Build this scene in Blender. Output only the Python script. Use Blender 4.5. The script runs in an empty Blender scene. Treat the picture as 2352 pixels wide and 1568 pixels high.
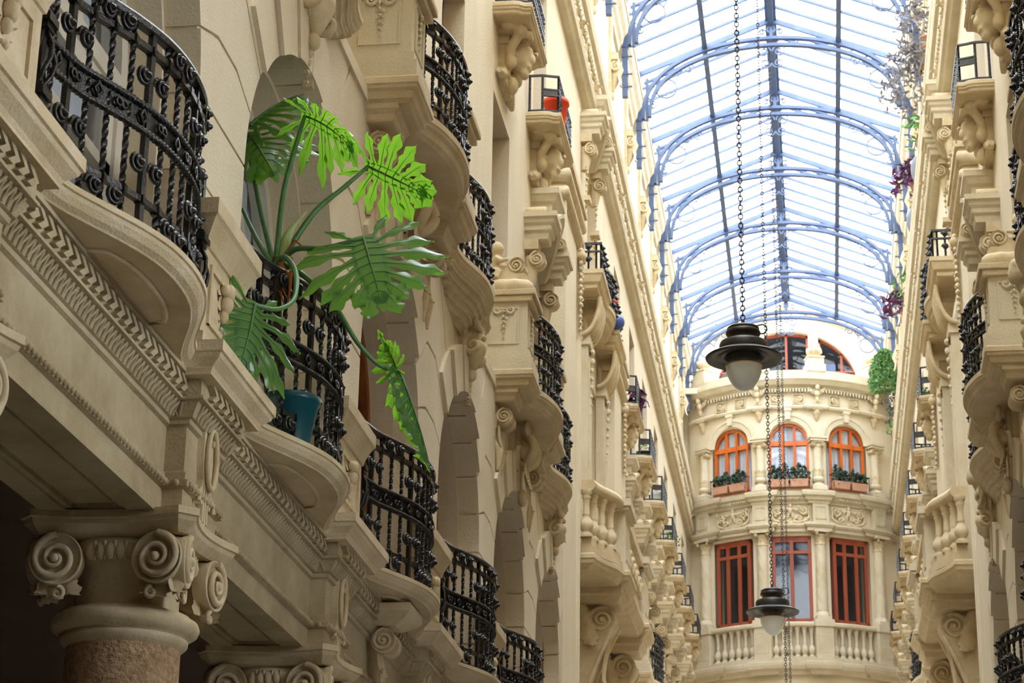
import bpy, math, random
from math import sin, cos, pi, radians, sqrt, atan2, hypot
from mathutils import Vector, Matrix
random.seed(7)
SC = bpy.context.scene
COL = SC.collection
H = 1.6                     # camera height above the passage floor
MIR = -0.96                 # the two long walls mirror each other: x -> MIR - x
XL = -2.97                  # first-floor wall plane, left side
XU = -3.14                  # upper wall plane, left side
P = 3.1                     # bay length of the arcade
BAYS = [8.42 + P*k for k in range(-2, 6)]
PIERS = [9.97 + P*k for k in range(-3, 5)]
YF = 53.4                   # end facade

# ---------------------------------------------------------------- materials
def mat(name, base, rough=0.6, metal=0.0, noise=0.0, nscale=4.0, bump=0.0, bscale=60.0, col2=None, spec=0.5, trans=0.0, ior=1.45, subs=0.0, streak=0.0):
    m = bpy.data.materials.new(name); m.use_nodes = True
    nt = m.node_tree; b = nt.nodes['Principled BSDF']
    def lin(c): return tuple((x/12.92 if x <= .04045 else ((x+.055)/1.055)**2.4) for x in c) + (1,)
    base = lin([c/255 for c in base])
    b.inputs['Base Color'].default_value = base
    b.inputs['Roughness'].default_value = rough
    b.inputs['Metallic'].default_value = metal
    b.inputs['Specular IOR Level'].default_value = spec
    b.inputs['IOR'].default_value = ior
    b.inputs['Transmission Weight'].default_value = trans
    tc = nt.nodes.new('ShaderNodeTexCoord')
    if noise > 0:
        c2 = lin([c/255 for c in col2]) if col2 else tuple(x*(1-noise) for x in base[:3]) + (1,)
        n = nt.nodes.new('ShaderNodeTexNoise'); n.inputs['Scale'].default_value = nscale; n.inputs['Detail'].default_value = 6
        n.inputs['Roughness'].default_value = .65
        r = nt.nodes.new('ShaderNodeValToRGB'); r.color_ramp.elements[0].position = .35; r.color_ramp.elements[1].position = .68
        r.color_ramp.elements[0].color = base; r.color_ramp.elements[1].color = c2
        mp = nt.nodes.new('ShaderNodeMapping')
        if streak: mp.inputs['Scale'].default_value = (1, 1, streak)
        nt.links.new(tc.outputs['Object'], mp.inputs['Vector']); nt.links.new(mp.outputs[0], n.inputs['Vector'])
        nt.links.new(n.outputs['Fac'], r.inputs['Fac']); nt.links.new(r.outputs[0], b.inputs['Base Color'])
    if bump > 0:
        n2 = nt.nodes.new('ShaderNodeTexNoise'); n2.inputs['Scale'].default_value = bscale; n2.inputs['Detail'].default_value = 4
        bp = nt.nodes.new('ShaderNodeBump'); bp.inputs['Strength'].default_value = bump; bp.inputs['Distance'].default_value = .02
        nt.links.new(tc.outputs['Object'], n2.inputs['Vector']); nt.links.new(n2.outputs['Fac'], bp.inputs['Height']); nt.links.new(bp.outputs[0], b.inputs['Normal'])
    return m
PLASTER = mat('cream_plaster', (220, 210, 188), .9, noise=.10, nscale=1.1, bump=.25, bscale=55, col2=(211, 198, 171), spec=.2, streak=.3)
CARVED = mat('carved_stone', (210, 195, 165), .88, noise=.25, nscale=7, bump=.2, bscale=45, col2=(188, 170, 135), spec=.2)
SLABM = mat('cast_stone', (207, 192, 163), .9, noise=.2, nscale=3, bump=.3, bscale=70, col2=(188, 168, 131), spec=.2)
TRIMM = mat('moulded_plaster', (208, 198, 175), .9, noise=.15, nscale=2.5, bump=.25, bscale=50, col2=(193, 180, 151), spec=.2)
ENTAB = mat('shade_toned_moulding', (186, 172, 142), .9, noise=.3, nscale=2.2, bump=.3, bscale=60, col2=(160, 144, 112), spec=.2)  # moulded plaster darkened in colour to stand in for shade below the slabs
ROUGH = mat('pitted_limestone', (196, 168, 134), .95, noise=.5, nscale=26, bump=.9, bscale=48, col2=(150, 122, 92), spec=.15)
IRON = mat('black_wrought_iron', (15, 14, 15), .33, metal=.0, noise=.3, nscale=18, bump=.25, bscale=90, col2=(27, 21, 17), spec=.6)
STEEL = mat('blue_painted_steel', (82, 98, 127), .5, noise=.2, nscale=3, col2=(68, 82, 112))
WHITEW = mat('white_painted_wood', (214, 208, 194), .6, noise=.08, nscale=5, bump=.1)
BROWNW = mat('varnished_brown_wood', (158, 92, 44), .5, noise=.4, nscale=9, col2=(120, 64, 30), streak=.1)
ORANGEW = mat('orange_varnished_wood', (206, 106, 34), .45, noise=.3, nscale=7, col2=(178, 84, 26), streak=.1)
REDW = mat('red_brown_painted_wood', (164, 84, 58), .5, noise=.2, nscale=6, col2=(142, 68, 48), streak=.1)
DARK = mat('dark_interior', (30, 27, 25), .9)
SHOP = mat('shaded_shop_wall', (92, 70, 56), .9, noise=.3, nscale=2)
CURTAIN = mat('white_lace_curtain', (220, 222, 232), .9, noise=.1, nscale=10)
TERRA = mat('terracotta', (188, 142, 116), .8, noise=.2, nscale=8, bump=.15)
REDPOT = mat('orange_red_plastic', (228, 72, 30), .4, noise=.1, nscale=5)
TEAL = mat('teal_plastic', (8, 70, 82), .35, noise=.15, nscale=4)
ROOM = mat('dim_room_wall', (128, 124, 118), .9)
PAVE = mat('stone_paving', (186, 180, 168), .7, noise=.3, nscale=3, bump=.2)
LAMPM = mat('dark_enamel_metal', (24, 23, 25), .42, noise=.4, nscale=14, col2=(46, 38, 33), bump=.15, spec=.5)
CHAINM = mat('tarnished_chain_steel', (60, 58, 58), .5, metal=.6)
PLUM = mat('purple_leaf', (96, 46, 92), .5, noise=.3, nscale=9)
SILVER = mat('silvery_dry_leaf', (150, 146, 150), .7, noise=.3, nscale=9)
FERN = mat('fern_green', (116, 158, 92), .6, noise=.4, nscale=8, col2=(78, 124, 66))
SHRUBM = mat('dark_shrub_leaf', (36, 62, 46), .5, noise=.4, nscale=14, col2=(66, 92, 74))
def leafmat():
    m = bpy.data.materials.new('glossy_green_leaf'); m.use_nodes = True; nt = m.node_tree
    b = nt.nodes['Principled BSDF']; out = nt.nodes['Material Output']
    b.inputs['Base Color'].default_value = (.026, .092, .036, 1); b.inputs['Roughness'].default_value = .34; b.inputs['Coat Weight'].default_value = .7; b.inputs['Coat Roughness'].default_value = .22
    t = nt.nodes.new('ShaderNodeBsdfTranslucent'); t.inputs['Color'].default_value = (.40, .92, .05, 1)
    mx = nt.nodes.new('ShaderNodeMixShader'); mx.inputs[0].default_value = .36
    nt.links.new(b.outputs[0], mx.inputs[1]); nt.links.new(t.outputs[0], mx.inputs[2]); nt.links.new(mx.outputs[0], out.inputs['Surface'])
    return m
LEAFM = leafmat()
STEMM = mat('green_stem', (84, 128, 74), .45, noise=.3, nscale=14, col2=(60, 104, 56))
BARKM = mat('plant_trunk', (92, 82, 58), .9, noise=.4, nscale=20)
DRYM = mat('dry_brown_leaf', (168, 96, 46), .8)
def glassmat(name, tint, gloss=.12, rough=.05):
    m = bpy.data.materials.new(name); m.use_nodes = True; nt = m.node_tree
    for n in list(nt.nodes):
        if n.type != 'OUTPUT_MATERIAL': nt.nodes.remove(n)
    out = [n for n in nt.nodes if n.type == 'OUTPUT_MATERIAL'][0]
    t = nt.nodes.new('ShaderNodeBsdfTransparent'); t.inputs['Color'].default_value = tint + (1,)
    g = nt.nodes.new('ShaderNodeBsdfGlossy'); g.inputs['Roughness'].default_value = rough
    mx = nt.nodes.new('ShaderNodeMixShader'); mx.inputs[0].default_value = gloss
    nt.links.new(t.outputs[0], mx.inputs[1]); nt.links.new(g.outputs[0], mx.inputs[2]); nt.links.new(mx.outputs[0], out.inputs['Surface'])
    return m
ROOFGLASS = glassmat('clear_roof_glass', (.96, .98, 1.0), .04, .1)
PANE = glassmat('window_glass', (.82, .86, .88), .10, .04)
DARKPANE = glassmat('shaded_window_glass', (.55, .58, .62), .035, .03)
LAMPGLASS = glassmat('clear_lamp_glass', (.95, .97, .98), .06, .08)

# ---------------------------------------------------------------- mesh builder
class MB:
    def __init__(s): s.v = []; s.f = []; s.s = []
    def add(s, vs, fs, smooth=False):
        o = len(s.v); s.v += [tuple(v) for v in vs]
        s.f += [tuple(i+o for i in f) for f in fs]; s.s += [smooth]*len(fs); return s
    def box(s, x0, x1, y0, y1, z0, z1):
        return s.add([(x0,y0,z0),(x1,y0,z0),(x1,y1,z0),(x0,y1,z0),(x0,y0,z1),(x1,y0,z1),(x1,y1,z1),(x0,y1,z1)],
                     [(0,3,2,1),(4,5,6,7),(0,1,5,4),(1,2,6,5),(2,3,7,6),(3,0,4,7)])
    def prism(s, poly, axis, a, b, smooth=False):
        # poly: 2D points in the two remaining axes (cyclic order of xyz without axis)
        n = len(poly)
        def P3(p, t): return (t,p[0],p[1]) if axis=='x' else (p[0],t,p[1]) if axis=='y' else (p[0],p[1],t)
        vs = [P3(p,a) for p in poly] + [P3(p,b) for p in poly]
        s.add(vs, [tuple(range(n))[::-1], tuple(range(n,2*n))])
        return s.add(vs, [(i,(i+1)%n,n+(i+1)%n,n+i) for i in range(n)], smooth)
    def grid(s, rows, smooth=True, closed=False, cap0=False, cap1=False):
        n = len(rows[0]); vs = [p for r in rows for p in r]; fs = []
        for i in range(len(rows)-1):
            for j in range(n if closed else n-1):
                k = (j+1) % n
                fs.append((i*n+j, i*n+k, (i+1)*n+k, (i+1)*n+j))
        s.add(vs, fs, smooth)
        if cap0: s.add(rows[0], [tuple(range(n))[::-1]])
        if cap1: s.add(rows[-1], [tuple(range(n))])
        return s
    def tube(s, pts, r, n=8, caps=True, twist=0.0, smooth=True, flat=1.0, up=None):
        pts = [Vector(p) for p in pts]; m = len(pts); rows = []
        rr = r if isinstance(r, (list, tuple)) else [r]*m
        prev = None
        for i, p in enumerate(pts):
            t = (pts[min(i+1,m-1)] - pts[max(i-1,0)])
            if t.length < 1e-9: t = Vector((0,0,1))
            t.normalize()
            if prev is None:
                a = Vector(up) if up else (Vector((1,0,0)) if abs(t.x) < .8 else Vector((0,1,0)))
            else: a = prev
            a = a - t*a.dot(t)
            if a.length < 1e-6: a = t.orthogonal()
            a.normalize(); prev = a; b = t.cross(a)
            w = twist*i/(m-1) if m > 1 else 0
            rows.append([tuple(p + (a*cos(2*pi*j/n + w + pi/n) + b*sin(2*pi*j/n + w + pi/n)*flat)*rr[i]) for j in range(n)])
        return s.grid(rows, smooth, True, caps, caps)
    def lathe(s, prof, n=24, c=(0,0,0), axis='z', smooth=True, caps=True, a0=0.0, a1=2*pi):
        rows = []; full = abs(a1-a0-2*pi) < 1e-6
        for (r, z) in prof:
            row = []
            for j in range(n if full else n+1):
                t = a0 + (a1-a0)*j/n
                x, y = r*cos(t), r*sin(t)
                q = (x,y,z) if axis=='z' else (z,x,y) if axis=='x' else (y,z,x)
                row.append((q[0]+c[0], q[1]+c[1], q[2]+c[2]))
            rows.append(row)
        return s.grid(rows, smooth, full, caps, caps)
    def ell(s, c, r, nu=12, nv=8, rot=None):
        rows = []; M = rot or Matrix.Identity(3)
        for i in range(nv+1):
            ph = pi*i/nv; row = []
            for j in range(nu):
                th = 2*pi*j/nu
                p = M @ Vector((r[0]*sin(ph)*cos(th), r[1]*sin(ph)*sin(th), r[2]*cos(ph)))
                row.append((p.x+c[0], p.y+c[1], p.z+c[2]))
            rows.append(row)
        return s.grid(rows[::-1], True, True)
    def sweep(s, path, prof, closed=False, smooth=False, caps=True):
        # path: (x,y) points walked with the outside on the right-hand normal n = (dy,-dx); prof: (offset, z)
        m = len(path); N = []
        for i in range(m):
            def nor(a, b):
                dx, dy = b[0]-a[0], b[1]-a[1]; l = hypot(dx, dy) or 1; return (dy/l, -dx/l)
            if closed: n1 = nor(path[i-1], path[i]); n2 = nor(path[i], path[(i+1)%m])
            else:
                n1 = nor(path[max(i-1,0)], path[max(i,1)]); n2 = nor(path[min(i,m-2)], path[min(i+1,m-1)])
            k = 1 + n1[0]*n2[0] + n1[1]*n2[1]; k = max(k, .3)
            N.append(((n1[0]+n2[0])/k, (n1[1]+n2[1])/k))
        rows = [[(path[i][0]+N[i][0]*o, path[i][1]+N[i][1]*o, z) for (o, z) in prof] for i in range(m)]
        if closed: rows.append(rows[0])
        return s.grid(rows, smooth, False, caps and not closed, caps and not closed)
    def xf(s, M, start=0):
        for i in range(start, len(s.v)):
            s.v[i] = tuple(M @ Vector(s.v[i]))
        return s
    def join(s, o, M=None):
        vs = [tuple(M @ Vector(v)) for v in o.v] if M else o.v
        b = len(s.v); s.v += vs; s.f += [tuple(i+b for i in f) for f in o.f]; s.s += o.s; return s
    def mirror(s):
        s.v = [(MIR-x, y, z) for x, y, z in s.v]; s.f = [f[::-1] for f in s.f]; return s

def obj(name, mb, m, parent=None, loc=None, rot=None, bevel=0, remesh=0, fix=True):
    me = bpy.data.meshes.new(name)
    me.from_pydata(mb.v, [], mb.f)
    me.polygons.foreach_set('use_smooth', mb.s)
    me.materials.append(m); me.update()
    o = bpy.data.objects.new(name, me); COL.objects.link(o)
    if parent: o.parent = parent
    if loc: o.location = loc
    if rot: o.rotation_euler = rot
    if bevel:
        b = o.modifiers.new('bevel', 'BEVEL'); b.width = bevel; b.segments = 2; b.limit_method = 'ANGLE'; b.angle_limit = radians(40)
    if remesh:
        r = o.modifiers.new('remesh', 'REMESH'); r.mode = 'VOXEL'; r.voxel_size = remesh; r.use_smooth_shade = True
        sm = o.modifiers.new('smooth', 'SMOOTH'); sm.factor = .5; sm.iterations = 3
    return o
def tag(o, label, cat, group=None, kind=None):
    o['label'] = label; o['category'] = cat
    if group: o['group'] = group
    o['kind'] = kind or 'thing'
    return o
def thing(name, label, cat, loc=(0,0,0), group=None, kind=None):
    o = bpy.data.objects.new(name, None); o.empty_display_size = .2; COL.objects.link(o); o.location = loc
    return tag(o, label, cat, group, kind)
def struct(name, mb, m, label, cat='wall', **k):
    return tag(obj(name, mb, m, **k), label, cat, kind='structure')
def kids(o): return [c for c in bpy.data.objects if c.parent == o]
CH = {}
def copy_tree(o, parent=None, idx=None):
    if idx is None:
        idx = {}
        for c in bpy.data.objects:
            if c.parent: idx.setdefault(c.parent.name, []).append(c)
    c = o.copy(); COL.objects.link(c); c.parent = parent
    for ch in idx.get(o.name, []): copy_tree(ch, c, idx)
    return c
def put(proto, y, label, z=None, side='L', used=[], x=None):
    """first call moves the prototype itself, later calls place a copy with copies of its parts"""
    if proto.name not in used: used.append(proto.name); r = proto
    else: r = copy_tree(proto)
    l = r.location.copy(); l.y = y
    if z is not None: l.z = z
    if x is not None: l.x = x
    elif side == 'R' : l.x = MIR - proto.get('x0', proto.location.x)
    else: l.x = proto.get('x0', proto.location.x)
    r.location = l; r.scale = (-1 if side == 'R' else 1, 1, 1)
    r['label'] = label
    return r
def proto(name, cat, group, x):
    o = thing(name, name, cat, (x,0,0), group); o['x0'] = x; return o
# ---------------------------------------------------------------- camera and daylight
F_PX = 5000.0
def camera():
    p, y, r = radians(19.83), radians(8.167), radians(.952)
    f = Vector((-sin(y)*cos(p), cos(y)*cos(p), sin(p))); rt = Vector((cos(y), sin(y), 0)); up = rt.cross(f)
    rt2 = rt*cos(r) + up*sin(r); up2 = up*cos(r) - rt*sin(r)
    M = Matrix((rt2, up2, -f)).transposed().to_4x4(); M.translation = (0, 0, H)
    cd = bpy.data.cameras.new('camera'); c = bpy.data.objects.new('camera', cd); COL.objects.link(c)
    c.matrix_world = M; cd.sensor_width = 36; cd.lens = F_PX/2352*36; cd.clip_end = 300; cd.clip_start = .1
    cd.dof.use_dof = True; cd.dof.focus_distance = 12.5; cd.dof.aperture_fstop = 9
    SC.camera = c
camera()
w = bpy.data.worlds.new('overcast_sky'); SC.world = w; w.use_nodes = True
bg = w.node_tree.nodes['Background']; bg.inputs['Color'].default_value = (.90, .95, 1.0, 1); bg.inputs['Strength'].default_value = 2.6
SC.view_settings.view_transform = 'Standard'; SC.view_settings.look = 'None'; SC.view_settings.gamma = 1
SC.view_settings.exposure = 2.1; SC.view_settings.use_curve_mapping = False
SC.cycles.max_bounces = 10; SC.cycles.diffuse_bounces = 8; SC.cycles.transparent_max_bounces = 12; SC.cycles.glossy_bounces = 3
SC.cycles.caustics_reflective = False; SC.cycles.caustics_refractive = False
SC.cycles.use_denoising = True
# ---------------------------------------------------------------- helpers for carved work
def arc(cx, cy, r, a0, a1, n): return [(cx+r*cos(a0+(a1-a0)*i/n), cy+r*sin(a0+(a1-a0)*i/n)) for i in range(n+1)]
def spiral(mb, c, ex, ey, r0, turns=2.25, w=.03, rise=0.0, ez=None, a0=0.0, dirn=1, n=40, rmin=.12, seg=6, taper=.55):
    ex, ey = Vector(ex), Vector(ey); ez = Vector(ez) if ez is not None else ex.cross(ey); c = Vector(c)
    pts, rr = [], []
    for i in range(n+1):
        t = i/n; r = r0*(1-(1-rmin)*t**.85); a = a0 + dirn*2*pi*turns*t
        pts.append(c + ex*r*cos(a) + ey*r*sin(a) + ez*rise*t); rr.append(w*(1-taper*t))
    mb.tube(pts, rr, seg)
    mb.ell(tuple(c + ez*rise), (r0*.2,)*3, 8, 6)
def volute(mb, c, ex, ey, r, depth, dirn=1, a0=pi/2):
    """a solid scroll roll: disc with a raised spiral on its front face; front normal = ex x ey"""
    ex, ey, c = Vector(ex), Vector(ey), Vector(c); ez = ex.cross(ey)
    n = 28
    ring = lambda rad, k: [tuple(c + ex*rad*cos(2*pi*j/n) + ey*rad*sin(2*pi*j/n) + ez*k) for j in range(n)]
    mb.grid([ring(r*.86, -depth), ring(r, -depth*.9), ring(r*.93, -depth*.5), ring(r, -depth*.08), ring(r*.95, 0), ring(r*.9, -.1*r), ring(.01*r, -.14*r)], True, True, True)
    spiral(mb, c - ez*.03*r, ex, ey, r*.90, 1.9, r*.16, .10*r, ez, a0, dirn, 44, .16)
def leaf(mb, c, ex, ey, ez, L, W, curl=.5, lobes=4, n=10):
    """lobed acanthus leaf from c along ey, width along ex, curling out along ez at the tip"""
    ex, ey, ez, c = Vector(ex), Vector(ey), Vector(ez), Vector(c); rows = []
    for i in range(n+1):
        t = i/n; w = W*(sin(pi*min(1, t*.86+.12))**.7)*(1+.22*sin(t*lobes*2*pi)); a = curl*pi*t**2.2
        yy = L*(t if curl == 0 else t - .35*curl*t**4); zz = L*.32*curl*t**2.5 + .02*W
        if t > .8: yy -= L*.5*curl*(t-.8)
        p = c + ey*yy + ez*zz
        rows.append([tuple(p + ex*w*s + ez*(.25*W*(1-abs(s))*.8 - .12*W*(abs(s) > .9))) for s in (-1, -.5, 0, .5, 1)])
    mb.grid(rows, True)
def garland(mb, c, ex, ey, ez, L, W, n=14, seed=1, taper=.6):
    """hanging husk garland: paired leaves and buds down a line"""
    rnd = random.Random(seed); ex, ey, ez, c = map(Vector, (ex, ey, ez, c)); n = max(4, int(n*.8))
    for i in range(n):
        t = i/(n-1); k = 1-taper*t; p = c + ey*L*t
        r = W*k*rnd.uniform(.26, .36); mb.ell(tuple(p + ez*W*.22*k + ex*W*.1*rnd.uniform(-1, 1)), (r, r, r*1.25), 7, 5)
        for s in (-1, 1):
            d = (ey*rnd.uniform(.3, .8) + ex*s*rnd.uniform(.6, 1)).normalized(); w = ez.cross(d)
            leaf(mb, p + ex*s*W*.08, w, d, ez, W*k*rnd.uniform(.75, 1.05), W*k*.3, rnd.uniform(.4, .8), 3, 5)
            if i % 3 == 0: q = W*k*.2; mb.ell(tuple(p + ex*s*W*.34*k + ez*W*.2*k), (q, q, q), 6, 5)

# ---------------------------------------------------------------- arcade entablature
XF = -3.06
def brk_path(x, y0, y1, out, hw):
    pts = [(x, y0)]
    for c in PIERS:
        if y0 < c-hw and c+hw < y1: pts += [(x, c-hw), (x+out, c-hw), (x+out, c+hw), (x, c+hw)]
    return pts + [(x, y1)]
Y0, Y1 = 1.0, 24.6
ENT = [(-.05,4.33),(-.05,4.304),(0,4.304),(0,4.43),(.025,4.44),(.03,4.47),(.012,4.475),(.012,4.51),(0,4.52),(0,4.74),(.02,4.75),(.02,4.775),(.035,4.78),(.07,4.845),(.10,4.85),(.10,4.865),(.085,4.87),(.085,4.955),(.13,4.96),(.13,4.985),(-.02,4.99)]
def entablature(side):
    mb = MB(); path = brk_path(XF, Y0, Y1, .10, .30); mb.sweep(path, ENT)
    # beads, leaf ribs and arrow band follow the same broken line
    def along(off, step):
        out = []
        for (a, b) in zip(path[:-1], path[1:]):
            dx, dy = b[0]-a[0], b[1]-a[1]; l = hypot(dx, dy); nx, ny = dy/l, -dx/l
            k = int(l/step)
            for i in range(k):
                t = (i+.5)/k; out.append((a[0]+dx*t+nx*off, a[1]+dy*t+ny*off, dx/l, dy/l, nx, ny))
        return out
    for (x, y, tx, ty, nx, ny) in along(.03, .048):
        if y > 5.5: mb.ell((x, y, 4.455), (.017, .021, .017), 6, 4)
    for i, (x, y, tx, ty, nx, ny) in enumerate(along(.05, .026)):
        if y < 5.5: continue
        k = .012 if i % 2 else -.012
        mb.tube([(x-nx*.012-tx*k, y-ny*.012-ty*k, 4.785), (x+nx*.03+tx*k, y+ny*.03+ty*k, 4.845)], .0085, 4, False)
    for (x, y, tx, ty, nx, ny) in along(.085, .098):
        if y < 5.5: continue
        h = .048
        for z0, z1, in ((4.872, 4.913), (4.913, 4.953)):
            a0, a1 = ((-h, .018) if z0 < 4.9 else (.018, -h)); wd = .052
            q = []
            for d in (0, .034):
                for (s, z) in ((a0, z0), (a0+wd, z0), (a1+wd, z1), (a1, z1)):
                    q.append((x+tx*s+nx*d, y+ty*s+ny*d, z))
            mb.add(q, [(0,3,2,1),(4,5,6,7),(0,1,5,4),(1,2,6,5),(2,3,7,6),(3,0,4,7)])
    # architrave soffit with sunk panels between the capitals
    mb.box(-3.62, XF-.01, Y0, Y1, 4.35, 4.98)
    for c in BAYS:
        mb.box(-3.62, -3.50, c-P/2, c+P/2, 4.31, 4.36); mb.box(-3.20, XF-.005, c-P/2, c+P/2, 4.31, 4.36)
        for s in (-1, 1): mb.box(-3.5, -3.2, c+s*1.5-.32*(s > 0)*1.0-.0, c+s*1.5+.32*(s < 0), 4.31, 4.36)
        z = 4.35
        for (x0, x1, y0, y1) in ((-3.5,-3.47,c-1.2,c+1.2),(-3.23,-3.2,c-1.2,c+1.2),(-3.5,-3.2,c-1.2,c-1.17),(-3.5,-3.2,c+1.17,c+1.2)):
            mb.box(x0, x1, y0, y1, 4.325, 4.36)
        mb.box(-3.44, -3.26, c-1.12, c+1.12, 4.335, 4.36)
    if side == 'R': mb.mirror()
    return mb
struct('trim_1', entablature('L'), ENTAB, 'moulded entablature with arrow band above the left colonnade', 'cornice')
struct('trim_2', entablature('R'), ENTAB, 'moulded entablature with arrow band above the right colonnade', 'cornice')

# ---------------------------------------------------------------- Ionic columns
def make_column():
    t = proto('ionic_column', 'column', 'arcade columns', -3.29)
    m = MB(); m.lathe([(.30,.0),(.30,.3),(.285,2.0),(.272,3.78)], 40, smooth=True); obj('shaft', m, ROUGH, t)
    m = MB(); m.lathe([(.30,0),(.42,.01),(.42,.12),(.36,.16),(.38,.2),(.32,.26),(.29,.27)], 36, smooth=True); obj('base', m, SLABM, t)
    m = MB(); m.lathe([(.272,3.715),(.29,3.73),(.305,3.745),(.307,3.765),(.297,3.772),(.32,3.782),(.350,3.802),(.358,3.828),(.348,3.853),(.325,3.866),(.315,3.868),(.31,3.88),(.285,3.885),(.262,3.89),(.25,3.90)], 40); obj('astragal', m, CARVED, t)
    m = MB(); m.lathe([(.252,3.88),(.250,4.0),(.258,4.08),(.30,4.1),(.31,4.15),(.30,4.2),(.28,4.24)], 36)
    for q in range(4):           # egg and dart between the scrolls
        a = q*pi/2
        for i in range(-2, 3):
            th = a + i*.16; r = .305
            m.ell((r*cos(th), r*sin(th), 4.135), (.03, .03, .042), 8, 6)
            if i < 2: m.tube([(.318*cos(th+.08), .318*sin(th+.08), 4.18), (.312*cos(th+.08), .312*sin(th+.08), 4.09)], [.011, .004], 5)
    cap = obj('capital', m, CARVED, t)
    # four pairs of corner scrolls, each turned outward from its face
    for q in range(4):
        a = q*pi/2
        n = Vector((cos(a), sin(a), 0)); tg = Vector((-sin(a), cos(a), 0))
        for s in (-1, 1):
            yaw = s*radians(-7); ex = tg*cos(yaw) - n*sin(yaw)*1.0; nn = n*cos(yaw) + tg*sin(yaw)
            ex = nn.cross(Vector((0,0,1)))*-1
            m = MB(); c = n*.372 + tg*s*.245 + Vector((0,0,4.085))
            volute(m, c, ex, (0,0,1), .128, .085, -s, pi/2)
            # acanthus tuft under the scroll
            for k in (-1, 0, 1):
                leaf(m, c - nn*.07 + Vector((0,0,-.07)) + ex*k*.055, ex, (k*.25*ex.x,k*.25*ex.y,-1), nn, .17-.03*abs(k), .05, .8, 3, 8)
            spiral(m, c - nn*.02 - Vector((0,0,.165)) - ex*s*.02, ex, (0,0,1), .034, 1.3, .014, 0, nn, pi/2, s, 16)
            obj('volute', m, CARVED, cap)
    # abacus with hollow sides and cut corners
    pl = []
    for q in range(4):
        a = q*pi/2; n = (cos(a), sin(a)); tg = (-sin(a), cos(a))
        for i in range(9):
            u = -1 + i/4; d = .375 + .065*u*u; pl.append((n[0]*d + tg[0]*u*.36, n[1]*d + tg[1]*u*.36))
    m = MB()
    prof = [(-.07,4.205),(-.055,4.22),(-.02,4.255),(-.012,4.275),(0,4.28),(0,4.315),(-.03,4.318)]
    pr = pl
    m.sweep(pr, prof, closed=True)
    m.add([(x*.86, y*.86, 4.206) for x, y in pl], [tuple(range(len(pl)))[::-1]]); m.add([(x*.97, y*.97, 4.317) for x, y in pl], [tuple(range(len(pl)))])
    obj('abacus', m, CARVED, t)
    return t
colp = make_column()
ORD = ['first', 'second', 'third', 'fourth', 'fifth', 'sixth', 'seventh', 'eighth']
for k, y in enumerate(PIERS[2:6]):
    put(colp, y, 'pitted stone column with scrolled capital, %s from the camera along the left colonnade' % ORD[k], side='L')
for k, y in enumerate(PIERS[3:]):
    put(colp, y, 'pitted stone column with scrolled capital, %s of the right colonnade' % ORD[k], side='R')

# ---------------------------------------------------------------- cartouche pendants on the frieze over each column
def make_cartouche():
    t = proto('frieze_cartouche', 'ornament', 'oval cartouches over the columns', -2.96)
    m = MB()
    out = [(-.10, 4.86)] + [(.10*cos(a), 4.66+.17*sin(a)) for a in [-pi + pi*i/12 for i in range(13)]] + [(.10, 4.86)]
    m.prism(out, 'x', -.01, .035)
    ring = [(.05, y, z) for (y, z) in [(.078*cos(a), 4.66+.15*sin(a)) for a in [2*pi*i/24 for i in range(25)]]]
    m.tube(ring, .014, 6, False)
    m.ell((.03, 0, 4.66), (.012, .05, .11), 10, 8); m.ell((.05, 0, 4.74), (.012, .008, .02), 6, 4)
    for i, y in enumerate((-.07, -.035, 0, .035, .07)):
        l = (.10, .18, .24, .18, .10)[i]
        m.box(0, .03, y-.013, y+.013, 4.52-l, 4.54)
    for s in (-1, 1): m.tube([(.02, s*.07, 4.5), (.03, s*.12, 4.46), (.03, s*.13, 4.42)], .014, 6)
    obj('shield', m, CARVED, t)
    return t
cp = make_cartouche()
for k, y in enumerate(PIERS[2:7]): put(cp, y, 'oval stone cartouche with hanging strips above the %s left column' % ORD[k])
for k, y in enumerate(PIERS[4:7]): put(cp, y, 'oval stone cartouche with hanging strips above a right column, %s from camera' % ORD[k], side='R')

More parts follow.
